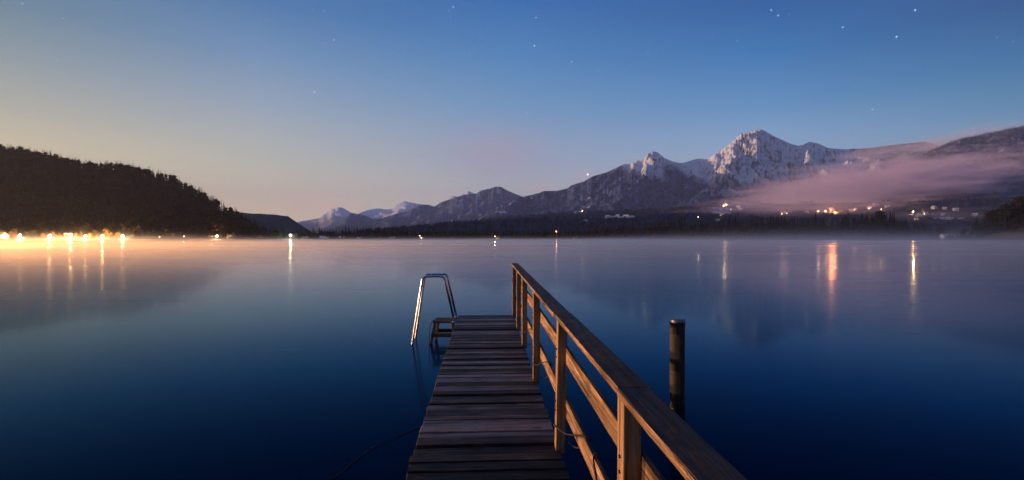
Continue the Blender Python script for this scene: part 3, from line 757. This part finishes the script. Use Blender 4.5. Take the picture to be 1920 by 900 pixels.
# ================================================================== lamps
BULB = {}
def bulb(mat, r):
    k = (mat.name, r)
    if k not in BULB:
        bm = bmesh.new(); bmesh.ops.create_icosphere(bm, subdivisions=2, radius=r)
        me = bpy.data.meshes.new('lamp_head'); bm.to_mesh(me); bm.free(); me.materials.append(mat); BULB[k] = me
    return BULB[k]
def post_mesh(h):
    bm = bmesh.new(); add_cyl(bm, (0,0,-.5), (0,0,h), .10, .06, 8, 1); add_cyl(bm, (0,0,0), (0,0,.5), .16, .14, 8, 1)
    me = bpy.data.meshes.new('post'); bm.to_mesh(me); bm.free(); me.materials.append(M_lamppost); return me
def lamp(X, Y, z0, zt, watts, col, mat, r, label, name='street_lamp', group=None):
    e = empty(name, (X, Y, z0)); tag(e, label, 'street lamp' if name == 'street_lamp' else 'floodlight', group)
    h = max(2.0, zt-z0)
    obj('post', post_mesh(h-r*.9), e)
    o = obj('lamp_head', bulb(mat, r), e); o.location = (0, 0, h)
    if watts:
        l = bpy.data.objects.new('light', bpy.data.lights.new('light', 'POINT')); C.objects.link(l); l.parent = e
        l.location = (0, -r-.7, h-.2); l.data.energy = watts; l.data.color = col; l.data.shadow_soft_size = .5
    return e
WARM = (1.0,.46,.14)
LP = [(37,442,9000,'small shore lamp nearest the white-roofed lake house'),(93,442,30000,'bright shore lamp second from the lake house'),
 (133,442,60000,'brightest shore lamp under the lit signboard'),(160,443,34000,'shore lamp first to the right of the brightest one'),
 (192,443,50000,'shore lamp before the tall golden tree'),(230,443,16000,'last lamp of the bright shore row, farthest from the lake house'),
 (299,444,1500,'tiny white shore light left of the orange lone lamp'),(345,443,6000,'lone orange shore lamp beside a large green tree'),
 (398,443,3500,'small lamp left of the round golden tree at the boathouses'),(407,443,9000,'bright lamp nearest the round golden tree at the boathouses'),
 (423,443,5000,'lamp at the eaves of the long boathouse roof')]
for x, y, w, lab in LP:
    Y = float(shoreline((x-CX)/F))+8; X = px2(x, Y)
    lamp(X, Y, gz(X, Y), EYE+(HOR-y)/F*Y, w*1.2, WARM, M_lampw if w > 8000 else M_lamps, .6 if w > 8000 else .4, lab)

for u_, pw, lab in ((-1.22,8e5,'added unseen shore lamp beyond the left picture edge, farthest along the curve'),(-1.42,1.0e6,'second added unseen shore lamp beyond the left picture edge'),(-1.65,1.6e6,'third added unseen shore lamp beyond the left picture edge'),(-1.9,2.3e6,'added unseen shore lamp beyond the left picture edge, nearest to the jetty')):
    Y = float(shoreline(u_))+8; X = u_*Y  # unseen lamps added to warm the lake mist and the jetty
    lamp(X, Y, gz(X, Y), 9.0, pw, WARM, M_lampw, .6, lab)

def on_terrain(T, x, y, ya=1050, yb=3400):
    u = (x-CX)/F; ys = np.linspace(ya, yb, 1500); z = T.z(u*ys, ys); e = (z-EYE)/ys; t = (HOR-y)/F
    i = np.argmax(e >= t) if (e >= t).any() else int(np.argmax(e))
    return u*ys[i], float(ys[i]), float(z[i])
RL = [(1360,383,18000,(1,.62,.3),M_lamps,'bright lamp above the snowy village field'),(1357,386,9000,(1,.62,.32),M_lampv,'lamp just below the brightest village lamp'),
 (1383,386,9000,(1,.5,.25),M_lampo,'orange lamp on the street right of the snowy field'),(1370,393,3000,(1,.75,.4),M_lamps,'lone lamp below the snowy village field'),
 (1351,404,2500,(1,.75,.4),M_lamps,'lamp before the small snow-roofed farmhouse'),(1466,401,3500,(1,.6,.3),M_lamps,'left one of the paired village lamps'),
 (1475,400,3500,(1,.6,.3),M_lamps,'right one of the paired village lamps'),(1534,396,14000,(1,.6,.3),M_lampv,'lamp right of the tall pointed conifer'),
 (1548,396,9000,(1,.55,.25),M_lampv,'lamp between the pointed conifer and the orange glow'),(1558,394,160000,(1,.30,.10),M_lampo,'largest orange street lamp glowing into the fog'),
 (1565,398,30000,(1,.42,.16),M_lampo,'orange lamp just below the largest orange glow'),(1602,393,8000,(1,.55,.3),M_lamps,'lamp between the orange glow and the snow-roofed hall'),
 (1629,391,12000,(1,.5,.22),M_lampo,'orange lamp left of the flat snow-roofed hall'),(1637,407,9000,(1,.36,.1),M_lampo,'low deep-orange lamp seen against the shore trees'),
 (1652,392,7000,(1,.6,.3),M_lamps,'lamp above the wide round-topped tree')]
for x, y, w, c, mt, lab in RL:
    X, Y, z = on_terrain(T_shelf, x, y+3)
    lamp(X, Y, z, EYE+(HOR-y)/F*Y, w*(1.8 if w > 1e5 else 1.0), c, mt, 1.0 if w > 20000 else .7, lab)
X, Y, z = on_terrain(T_shelf, 1712, 402); lamp(X, Y, z, EYE+(HOR-397.5)/F*Y, 110000, (1,.6,.2), M_lampv, 1.3, 'yellow floodlight on the slope above the misty shore', 'floodlight')
Y = float(shoreline(-.432))+10; X = px2(545, Y); lamp(X, Y, gz(X, Y), EYE+(HOR-441)/F*Y, 30000, (.9,1,.5), M_lampg, .8, 'greenish white floodlight on the shore between dark conifers', 'floodlight')
for x, y, w, c, lab in [(481,446,5000,(1,.4,.2),'reddish lamp at the right end of the boathouses'),(455,447,0,(1,.8,.5),'tiny white lamp on the boathouse landing'),(485,443,1200,(1,.7,.5),'small upper lamp above the reddish one'),
   (787,442,0,(1,.7,.4),'upper one of the tiny lights on the left middle shore'),(790,446,1500,(1,.7,.4),'lower brighter one of the tiny lights on the left middle shore'),(928,443,3500,(1,.65,.3),'single small lamp on the middle of the far shore'),
   (1043,434,2500,(1,.45,.25),'dim orange lamp behind the low middle shore trees')]:
    Y = float(shoreline((x-CX)/F))+5; X = px2(x, Y); lamp(X, Y, gz(X, Y), max(EYE+(HOR-y)/F*Y, gz(X,Y)+2), w, c, M_lampo if 'red' in lab or 'orange' in lab else M_lamps, .45, lab)
X, Y, z = on_terrain(T_shelf, 1092, 398); lamp(X, Y, z, EYE+(HOR-395)/F*Y, 3000, (1,.7,.4), M_lamps, 1.0, 'lone lamp beside the snowy roofs on the dark foothill')
X, Y, z = on_terrain(T_shelf, 1309, 410); lamp(X, Y, z, EYE+(HOR-407)/F*Y, 1500, (1,.7,.4), M_lamps, .6, 'tiny lamp above the dense shore wood left of the farmhouse')

# ================================================================== houses
def house(X, Y, z, w, d, h, rz, wallm, roofm, lit, label, name='house', cat='house'):
    e = empty(name, (X, Y, z), rz); tag(e, label, cat)
    bm = bmesh.new(); add_box(bm, -w/2, w/2, -d/2, d/2, -2.5, h)
    rh = d*.36
    a = [bm.verts.new(v) for v in ((-w/2,-d/2,h),(-w/2,d/2,h),(-w/2,0,h+rh-.1))]; bm.faces.new(a)
    a = [bm.verts.new(v) for v in ((w/2,-d/2,h),(w/2,d/2,h),(w/2,0,h+rh-.1))]; bm.faces.new(a)
    bm_obj('wall', bm, wallm, e)
    bm = bmesh.new(); o_ = .7
    for s in (-1, 1):
        q = math.atan2(rh, d/2); L_ = math.hypot(d/2, rh)+o_
        M = Matrix.Translation((0, 0, h+rh)) @ Matrix.Rotation(-s*q, 4, 'X')
        add_box(bm, -w/2-o_, w/2+o_, 0 if s > 0 else -L_, L_ if s > 0 else 0, 0, .35, M)
    bm_obj('roof', bm, roofm, e)
    nw = max(2, int(w/3)); 
    for k in range(nw):
        x = -w/2+(k+.5)*w/nw
        bm = bmesh.new(); add_box(bm, x-.55, x+.55, -d/2-.06, -d/2+.05, h*.42, h*.42+1.3)
        bm_obj('window', bm, (M_winb if lit == 2 else M_win) if (lit and (k+lit) % 2 == 0 or lit == 2) else M_windark, e)
    bm = bmesh.new(); add_box(bm, w*.28, w*.28+1.1, -d/2-.05, -d/2+.05, 0, 2.1)
    bm_obj('door', bm, M_wallwood, e)
    bm = bmesh.new(); add_box(bm, w*.2, w*.2+.8, -.3+d*.12, .5+d*.12, h+rh*.3, h+rh+1.0); bm_obj('chimney', bm, M_wall, e)
    return e
HS = [ # x, y, width, storeys height, lit, roof, label
 (1361,384,16,6,2,'s','brightly lit house at the top edge of the snowy village field'),(1353,386,12,5,1,'s','lit house left of the brightest village lamp'),(1384,388,12,5,2,'s','orange-lit house right of the snowy village field'),
 (1388,393,13,5,1,'s','snow-roofed house below the orange-lit one'),(1351,403,14,5,1,'s','snow-roofed farmhouse alone below the village field'),(1346,414,10,4,0,'s','low snow-roofed shed below the farmhouse'),
 (1468,401,15,5,1,'s','house behind the paired village lamps'),(1480,399,12,5,0,'s','dark house right of the paired village lamps'),(1512,399,12,5,1,'s','house left of the tall pointed conifer'),
 (1540,397,12,5,1,'s','house between the pointed conifer and the orange glow'),(1556,395,22,8,2,'s','large lit house inside the orange glow'),(1567,399,12,5,2,'d','lit house right below the orange glow'),
 (1596,395,13,5,1,'s','pink-lit snow-roofed house right of the orange glow'),(1603,393,10,5,1,'s','small house beside the lamp left of the flat hall'),(1630,390,12,6,2,'s','lit house left of the white flat-roofed hall'),
 (1641,386,20,6,0,'s','long white-roofed hall above the village lights'),(1664,388,12,5,0,'s','pale roofed house above the round-topped tree'),(1723,406,14,4,0,'s','snow-roofed house just right below the yellow floodlight'),
 (1719,411,9,4,1,'d','small house with one lit window below the floodlight'),(1752,391,17,6,0,'s','large pale house standing high on the misty right slope'),(1737,402,14,5,0,'s','pale house left of the long white fence field'),
 (1771,392,9,5,0,'s','small pale house second to the right on the misty slope'),(1792,394,12,5,0,'s','pale house farthest right in the upper slope row'),(1768,403,9,4,0,'s','little pale hut below the misty slope houses'),
 (1828,404,10,5,0,'s','pale house left of the dark wooded point'),(1089,395,14,5,0,'s','snow-roofed farm beside the lone foothill lamp'),(1080,396,14,4,0,'s','small snowy barn left of the foothill farm'),
 (1140,406,14,4,0,'s','snow-roofed farm left in the foothill pair'),(1158,405,12,4,0,'s','small snowy barn between the foothill farms'),(1174,406,17,4,0,'s','long snow-roofed farm right in the foothill pair'),
 (1098,415,12,4,0,'s','tiny snow-roofed hut low on the dark foothill')]
for x, y, w, h, lit, rf, lab in HS:
    X, Y, z = on_terrain(T_shelf, x, y+1)
    house(X, Y, z, w, w*.62, h, rnd.uniform(-.5,.5), M_wall if not lit or rnd.random() < .7 else M_wallwood, M_snowroof if rf == 's' else M_darkroof, lit, lab)
for x, w, h, dpt, lit, wm, rm, lab in [(-4,17,4.2,10,1,M_wall,M_paleroof,'white-roofed lake house cut by the left picture edge'),(441,22,2.2,6,0,M_wallwood,M_darkroof,'long dark boathouse right of the round golden tree'),
   (429,9,2.2,7,1,M_wallwood,M_paleroof,'small lit boathouse under the golden tree'),(470,16,2.6,7,1,M_wallwood,M_darkroof,'reddish boathouse near the white landing lamp'),(484,8,2.8,8,1,M_wallwood,M_darkroof,'narrow hut at the right end of the boathouses'),
   (374,6,2.0,5,0,M_wall,M_paleroof,'small pale hut between the green tree and the boathouses'),(573,8,2.2,8,0,M_wallwood,M_paleroof,'grey-roofed hut right of the greenish floodlight'),(608,12,1.8,7,0,M_wallwood,M_snowroof,'low hut with white roof under the far peaks'),
   (641,8,2.6,8,0,M_wallwood,M_snowroof,'white-roofed hut on the shore below the far peaks'),(674,6,2.5,8,0,M_wallwood,M_paleroof,'small pale-roofed hut right of the white-roofed hut'),(736,8,1.8,7,0,M_wallwood,M_paleroof,'tiny pale hut left of the tiny shore lights'),
   (794,9,2.4,8,1,M_wallwood,M_darkroof,'hut with lit windows beside the tiny shore lights'),(932,9,2.2,8,1,M_wallwood,M_darkroof,'hut beside the single small lamp on the middle shore'),(1079,7,2.2,8,0,M_wall,M_paleroof,'pale hut on the shore before the dense conifer wood'),
   (1776,14,3,20,0,M_wall,M_paleroof,'pale building fading in mist on the right shore')]:
    Y = float(shoreline((x-CX)/F))+dpt+3; X = px2(x, Y); house(X, Y, gz(X, Y), w, w*.6 if w < 20 else 8, h, rnd.uniform(-.2,.2), wm, rm, lit, lab, 'boathouse' if 'boathouse' in lab else 'hut' if 'hut' in lab else 'house', 'boathouse' if 'boathouse' in lab else 'hut' if 'hut' in lab else 'house')
# lit signboard over the brightest lamp
Y = float(shoreline((128-CX)/F))+12; X = px2(128, Y); e = empty('signboard', (X, Y, gz(X, Y))); tag(e, 'long lit board on posts above the brightest shore lamp', 'signboard')
bm = bmesh.new(); add_box(bm, -5, 5, -.1, .1, 6.2, 7.0); bm_obj('panel', bm, M_winb, e)
for s in (-4.2, 4.2):
    bm = bmesh.new(); add_box(bm, s-.12, s+.12, -.1, .1, -1, 6.2); bm_obj('post', bm, M_lamppost, e)
# quay walls and moored boats
for x0, x1, lab in [(165,205,'pale low quay wall before the fourth and fifth shore lamps'),(207,226,'short pale quay wall left of the sixth shore lamp')]:
    Y = float(shoreline((x0-CX)/F))-1; bm = bmesh.new(); xa, xb = px2(x0, Y), px2(x1, Y); add_box(bm, 0, xb-xa, -.6, .8, -1, .75)
    o = bm_obj('quay_wall', bm, M_quay); o.location = (xa, Y, 0); tag(o, lab, 'quay wall')
def boat(x, Y, l, rz, label, cover):
    X = px2(x, Y); e = empty('rowing_boat', (X, Y, 0), rz); tag(e, label, 'boat')
    bm = bmesh.new(); rings = []
    for i in range(9):
        t = i/8*2-1; w = .85*(1-abs(t)**2.6)+.03; zz = .55+.25*t*t
        rings.append([bm.verts.new(v) for v in ((t*l/2,-w,zz),(t*l/2,-w*.6,-.12),(t*l/2,w*.6,-.12),(t*l/2,w,zz))])
    for a, b in zip(rings, rings[1:]):
        for k in range(3): bm.faces.new((a[k], a[k+1], b[k+1], b[k]))
    bm_obj('hull', bm, M_boat, e)
    bm = bmesh.new(); add_box(bm, -l*.38, l*.3, -.62, .62, .56, .8, bev=.08); bm_obj('cover', bm, M_boatcover if cover else M_wallwood, e)
for x, d, l, rz, lab, cv in [(268,-6,6,.1,'white boat left of the tiny white shore light',1),(276,-8,7,-.1,'white boat second along the dim quay',0),(358,-7,7,.05,'pale boat moored below the large green tree',1),
    (378,-5,6,.4,'boat drawn up beside the small pale hut',0),(437,-8,8,0,'pale boat lying before the long dark boathouse',1),(78,-5,5,.2,'small pale boat left of the second shore lamp',0)]:
    boat(x, float(shoreline((x-CX)/F))+d, l, rz, lab, cv)

# ================================================================== the jetty (built in its own frame: x across, y along, z above the deck)
jet = empty('jetty', (0, 0, .30)); jet.rotation_euler = (math.atan(.0115), 0, math.atan(50/960))
tag(jet, 'weathered plank jetty with a timber railing along its right side', 'jetty')
LEND = 9.97
bm = bmesh.new(); y = -3.0; ids = []; k = 0
bl = bm.verts.layers.float.new('board')
dr = random.Random(3)
while y < LEND-.02:
    w = dr.choice([.085, .112, .122, .138, .150]); w = min(w, LEND-y)
    gap = dr.choice([.007, .010, .013, .017]) if dr.random() < .9 else .034
    n0 = len(bm.verts)
    yaw = dr.uniform(-.003,.003); dz = dr.uniform(-.006,.005)-(.014 if dr.random() < .12 else 0)
    M = Matrix.Translation((0.0125+dr.uniform(-.008,.008), y+w/2, -.016+dz)) @ Matrix.Rotation(yaw, 4, 'Z') @ Matrix.Rotation(dr.uniform(-.03,.03), 4, 'X')
    add_box(bm, -.54, .54, -w/2, w/2, -.016, .016, M, bev=.005, cuts=10, axis=0, jit=.0011, rr=dr)
    bm.verts.ensure_lookup_table(); v = dr.random()
    for q in bm.verts[n0:]: q[bl] = v
    for nx_ in (-.42, 0, .42):
        for ny_ in (-w*.28, w*.28):
            c = M @ Vector((nx_+dr.uniform(-.012,.012), ny_+dr.uniform(-.006,.006), .0166))
            ring = [bm.verts.new(c+Vector((.0042*math.cos(a_*math.pi/4), .0042*math.sin(a_*math.pi/4), 0))) for a_ in range(8)]
            bm.faces.new(ring).material_index = 1
    y += w+gap; k += 1
bm_obj('deck_planks', bm, M_deck, jet).data.materials.append(M_nail)
for lx in (-.42, 0, .42):
    bm = bmesh.new(); add_box(bm, lx-.04, lx+.04, -3, LEND-.06, -.19, -.036, bev=.006); bm_obj('deck_beam', bm, M_stand, jet)
PD = [9.82, 8.52, 7.23, 5.54, 3.77, 1.93, .15, -1.65]
for i, D in enumerate(PD):
    bm = bmesh.new(); lean = .018 if i == 4 else dr.uniform(-.004,.006)
    add_box(bm, -.035, .035, -.045, .045, 0, .963+.042, bev=.005, cuts=4, axis=2, jit=.0006)
    for v in bm.verts: v.co.x += lean*v.co.z
    o = bm_obj('railing_post', bm, M_post, jet); o.location = (.556, D+.045, -.042)
    for zb in (.27+.042, .34+.042, .67+.042, .73+.042):
        bm = bmesh.new(); add_cyl(bm, (-.0355+lean*zb, 0, zb), (-.041+lean*zb, 0, zb), .008, .007, 8); bm_obj('bolt', bm, M_nail, o)
for a, b in ((-3.0, 1.985), (1.990, 3.83), (3.835, 7.27), (7.275, 10.12)):
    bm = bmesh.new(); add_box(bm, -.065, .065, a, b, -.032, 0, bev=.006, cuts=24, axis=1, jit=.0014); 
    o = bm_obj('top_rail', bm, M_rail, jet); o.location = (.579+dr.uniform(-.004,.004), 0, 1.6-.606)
for nm, z0, z1 in (('middle_rail', 1.6-.970, 1.6-.852), ('lower_rail', 1.6-1.363, 1.6-1.237)):
    for a, b in ((-3.0, 3.81), (3.815, 9.91)):
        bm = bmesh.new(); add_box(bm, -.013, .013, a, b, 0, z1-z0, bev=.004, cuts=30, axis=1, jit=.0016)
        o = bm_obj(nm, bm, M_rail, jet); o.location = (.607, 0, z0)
for D in (-1.2, 2.0, 5.2, 8.4):
    for lx in (-.40, .40):
        bm = bmesh.new(); add_cyl(bm, (lx, D, -2.6), (lx, D, -.192), .085, .08, 16, 3); bm_obj('support_pile', bm, M_pile, jet, True)
    bm = bmesh.new(); add_box(bm, -.5, .5, D-.05, D+.05, -.30, -.193, bev=.005); bm_obj('cross_beam', bm, M_stand, jet)

# one separate loop for every post
for i, D in enumerate(PD[1:6]):
    q = [(.528, D+.10, .15), (.514, D+.07, .157), (.515, D-.008, .17), (.528, D-.38, .262), (.55, D-.60, .338), (.585, D-.69, .371), (.612, D-.73, .374),
         (.632, D-.70, .34), (.645, D-.45, .2), (.645, D-.1, .05), (.63, D+.3, -.05)]
    bm = bmesh.new(); add_tube(bm, smooth_path(q, 7), .0048, 8)
    o = bm_obj('cable', bm, M_cable, None, True); o.matrix_world = jet.matrix_basis
    nm = ['next to the jetty end','third from the jetty end','beside the swim ladder end of the railing','midway along the jetty','nearest to the viewer'][i]
    lab = ['black cable looped round the second post from the jetty end','black cable looped round the third post from the jetty end','black cable looped round the fourth post from the jetty end',
           'black cable looped round the tall near post and over the lower rail','black cable loop on the nearest thick post at the bottom'][i]
    tag(o, lab, 'cable', 'black cables looped round the railing posts')
bm = bmesh.new(); add_tube(bm, smooth_path([(.588,2.58,.22),(.589,2.66,.27),(.589,2.76,.34),(.600,2.80,.371),(.623,2.80,.368),(.630,2.82,.2)], 6), .0055, 8)
o = bm_obj('strap', bm, M_cable, None, True); o.matrix_world = jet.matrix_basis; tag(o, 'dark strap hanging over the lower rail at the picture bottom', 'strap')

# swim ladder
lad = empty('swim_ladder', (-1.4, 9.4, 0)); tag(lad, 'stainless steel swim ladder with two bent handrails beside the jetty', 'ladder')
def LW(x, y, z): return (x+1.4, y-9.4, z)
for pts in ([(-1.90,9.19,-.55),(-1.79,9.19,0),(-1.60,9.19,1.215),(-1.215,9.19,1.222),(-1.035,9.19,.405)], [(-1.94,9.74,-.55),(-1.835,9.74,0),(-1.655,9.74,1.215),(-1.235,9.74,1.222),(-1.06,9.74,.41)]):
    bm = bmesh.new(); add_tube(bm, rounded([LW(*p) for p in pts], .07), .021, 14); bm_obj('handrail', bm, M_steel, lad, True)
    x, y, z = pts[-1]; bm = bmesh.new(); add_cyl(bm, LW(x, y, .395), LW(x, y, .409), .045, .045, 16); bm_obj('foot_plate', bm, M_steel, lad)
for z in (-.15, -.42):
    bm = bmesh.new(); x = -1.80+(z)*.2; add_cyl(bm, LW(x, 9.19, z), LW(x-.03, 9.74, z), .02, .02, 12); bm_obj('rung', bm, M_steel, lad, True)

# small stand between ladder and jetty
st = empty('wooden_step_stand', (-1.2, 9.4, 0)); tag(st, 'small wooden step stand in the water between ladder and jetty', 'stand')
def sx(bm, x0, x1, y0, y1, z0, z1, **k): add_box(bm, x0+1.2, x1+1.2, y0-9.4, y1-9.4, z0, z1, **k)
bm = bmesh.new()
for a in range(3): sx(bm, -1.42, -1.02, 9.20+a*.15, 9.34+a*.15, .375, .41, bev=.004)
bm_obj('tread', bm, M_stand, st)
for (x0, y0, sl) in ((-1.385, 9.235, -.075), (-1.375, 9.60, -.05), (-1.065, 9.235, 0), (-1.10, 9.60, 0)):
    bm = bmesh.new(); sx(bm, x0-.025, x0+.025, y0-.025, y0+.025, -.6, .374, bev=.004)
    for v in bm.verts: v.co.x += sl*(.374-v.co.z)/.374
    bm_obj('leg', bm, M_standleg, st)
for y0, zz in ((9.19, .16), (9.60, .17)):
    bm = bmesh.new(); sx(bm, -1.455, -1.035, y0, y0+.022, zz-.035, zz+.035, bev=.004); bm_obj('crossbar', bm, M_stand, st)
bm = bmesh.new(); add_tube(bm, smooth_path([(-1.40,9.21,.43),(-1.43,9.19,.41),(-1.465,9.17,.33),(-1.478,9.16,.2),(-1.482,9.16,.1),(-1.475,9.16,-.1)], 7), .007, 8)
o = bm_obj('cord', bm, M_cable, None, True); tag(o, 'thin dark cord hanging in an arc from the step stand into the water', 'cord')

# mooring pile
pl = empty('mooring_pile', (px2(1270, 5.5), 5.5, 0)); tag(pl, 'single round mooring pile with metal cap standing in the open water', 'pile')
bm = bmesh.new(); add_cyl(bm, (0,0,-2), (0,0,.985), .081, .078, 40, 24)
for v in bm.verts:
    a = math.atan2(v.co.y, v.co.x); k = 1+.012*math.sin(a*5+v.co.z*3)+.008*math.sin(a*11-v.co.z*7); v.co.x *= k; v.co.y *= k
bm_obj('shaft', bm, M_pile, pl, True)
bm = bmesh.new()
prof = [(.081,.985),(.0835,.988),(.0835,1.026),(.080,1.033),(.066,1.036),(0.001,1.038)]
rg = []
for r0, z0 in prof: rg.append([bm.verts.new((r0*math.cos(2*math.pi*k/40), r0*math.sin(2*math.pi*k/40), z0+(.004*math.sin(k*1.9) if r0 > .07 else 0))) for k in range(40)])
for a, b in zip(rg, rg[1:]):
    for k in range(40): bm.faces.new((a[k], a[(k+1)%40], b[(k+1)%40], b[k]))
bm_obj('cap', bm, M_cap, pl, True)

# thin rope on the water, left of the jetty
rp = [(-1.62,3.6,.004),(-1.41,4.05,.006),(-1.33,4.38,.008),(-1.257,4.64,.012),(-1.16,4.80,.016),(-1.05,4.96,.006),(-.93,5.12,.0),(-.78,5.3,-.05)]
bm = bmesh.new(); add_tube(bm, smooth_path(rp, 8), .003, 8)
o = bm_obj('mooring_rope', bm, M_cable, None, True); tag(o, 'thin dark rope floating on the water left of the jetty', 'rope')

# ================================================================== mist, fog and haze
def vol_mat(name, dens_fn, col, aniso=.55):
    m = MT(name); m.N.remove(m.b); v = m.n('ShaderNodeVolumePrincipled'); v.inputs['Color'].default_value = (*col, 1)
    v.inputs['Anisotropy'].default_value = aniso; v.inputs['Density'].default_value = 0
    d = dens_fn(m)
    if isinstance(d, float): v.inputs['Density'].default_value = d
    else: m.L.new(d, v.inputs['Density'])
    m.L.new(v.outputs[0], m.out.inputs['Volume']); return m.m
def box_obj(name, x0, x1, y0, y1, z0, z1, mat, label=None, cat=None):
    bm = bmesh.new(); add_box(bm, x0, x1, y0, y1, z0, z1); o = bm_obj(name, bm, mat); o['kind'] = 'stuff'
    if label: o['label'] = label; o['category'] = cat
    return o
def mist_density(m):
    g = m.n('ShaderNodeNewGeometry'); s = m.n('ShaderNodeSeparateXYZ'); m.L.new(g.outputs['Position'], s.inputs[0])
    u = m.math('DIVIDE', s.outputs[0], m.math('MAXIMUM', s.outputs[1], 1.0))
    hs = m.math('ADD', m.rng(u, .05, .65, 1.3, 4.6), m.rng(u, -.35, -.8, 0., 1.2))                      # mist stands higher towards the right-hand shore
    e = m.math('EXPONENT', m.math('MULTIPLY', m.math('DIVIDE', s.outputs[2], hs), -1.0))
    near = m.rng(s.outputs[1], 300., 640., .0, 1.)
    return m.math('MULTIPLY', m.math('MULTIPLY', e, near), m.rng(u, -.6, .1, .0040, .0066))
box_obj('shore_mist', -1150, 1250, 300, 980, .05, 26, vol_mat('shore_mist', mist_density, (.93,.93,.96)), 'pale mist lying along the foot of the far shore', 'mist')
def low_density(m):
    g = m.n('ShaderNodeNewGeometry'); s = m.n('ShaderNodeSeparateXYZ'); m.L.new(g.outputs['Position'], s.inputs[0])
    e = m.math('POWER', m.rng(s.outputs[2], 0., 1.55, 1., 0.), 1.6); near = m.math('MULTIPLY', m.rng(s.outputs[1], 6., 60., 0., 1.), m.rng(s.outputs[1], 130., 420., 1., .22))
    side = m.math('DIVIDE', m.math('MULTIPLY_ADD', s.outputs[1], .35, s.outputs[0]), m.math('MULTIPLY_ADD', s.outputs[1], .3, 20.))
    side = m.rng(side, -1.6, 1.1, .036, .006)            # the mist lies thickest in the lamplit bay on the left
    nz = m.noise(m.mapping(g.outputs['Position'], (.008,.03,1)), 1, 2, .5)
    return m.math('MULTIPLY', m.math('MULTIPLY', e, near), m.math('MULTIPLY', nz, side))
box_obj('lake_mist', -900, 900, 6, 700, .02, 1.55, vol_mat('lake_mist', low_density, (1.0,.86,.70), .6), 'thin veil of mist low over the open lake', 'mist')  # orange lamplight partly put into the mist's own colour
def fog_ellipsoid(name, x, y, Y, rx, ry, rd, tilt, dens, col, label, nscale=3.8, soft=.55):
    c = Vector((px2(x, Y), Y, EYE+(HOR-y)/F*Y))
    bm = bmesh.new(); bmesh.ops.create_icosphere(bm, subdivisions=4, radius=1.0)
    def df(m):
        tc = m.n('ShaderNodeTexCoord'); P = tc.outputs['Object']
        ln = m.n('ShaderNodeVectorMath', operation='LENGTH'); m.L.new(P, ln.inputs[0])
        nz = m.noise(m.mapping(P, (nscale*.8, nscale, nscale*.9), loc=(x*.013, 0, y*.02)), 1, 6, .6, .8)
        q = m.math('ADD', ln.outputs['Value'], m.math('MULTIPLY', m.math('SUBTRACT', nz, .5), 1.9))
        return m.math('MULTIPLY', m.rng(q, .0, .88, 1., 0.), dens)
    o = bm_obj(name, bm, vol_mat(name, df, col, -.3), None); o.location = c; o.scale = (rx/F*Y, rd, ry/F*Y); o.rotation_euler = (0, -R(tilt), 0)
    tag(o, label, 'fog', kind='stuff'); return o
PINK = (1.0,.80,.91)  # glow of the village lamps put into the fog colour
fog_ellipsoid('fog_bank', 1650, 345, 2500, 330, 62, 460, 5, .0100, PINK, 'pink fog bank rolling over the slope behind the village')
fog_ellipsoid('fog_bank', 1540, 368, 2150, 240, 44, 330, 5, .0065, PINK, 'middle fold of the pink fog above the village lamps')
fog_ellipsoid('fog_bank', 1490, 388, 1480, 280, 30, 330, 2, .0042, PINK, 'low pink tongue of fog lying among the village lamps')
fog_ellipsoid('fog_bank', 1840, 318, 2900, 230, 50, 380, 10, .0014, PINK, 'thin pink fog spreading up the frosted hill on the right')
fog_ellipsoid('fog_bank', 1740, 405, 1300, 180, 22, 240, 0, .0010, (.86,.82,1.0), 'grey-violet mist round the pale houses on the right slope')
fog_ellipsoid('cloud_wisp', 1668, 283, 5200, 125, 15, 700, 5, .0030, (.92,.84,.95), 'thin grey-violet cloud streaming along the ridge right of the summit')
fog_ellipsoid('cloud_wisp', 1785, 268, 4300, 120, 27, 600, 17, .0026, (.92,.84,.95), 'faint violet cloud rising from the ridge beside the frosted hill')
hz = box_obj('haze', -21000, 21000, -2600, 25500, -3, 2300, vol_mat('haze', lambda m: 3.3e-5, (.66,.77,1.0), .0))
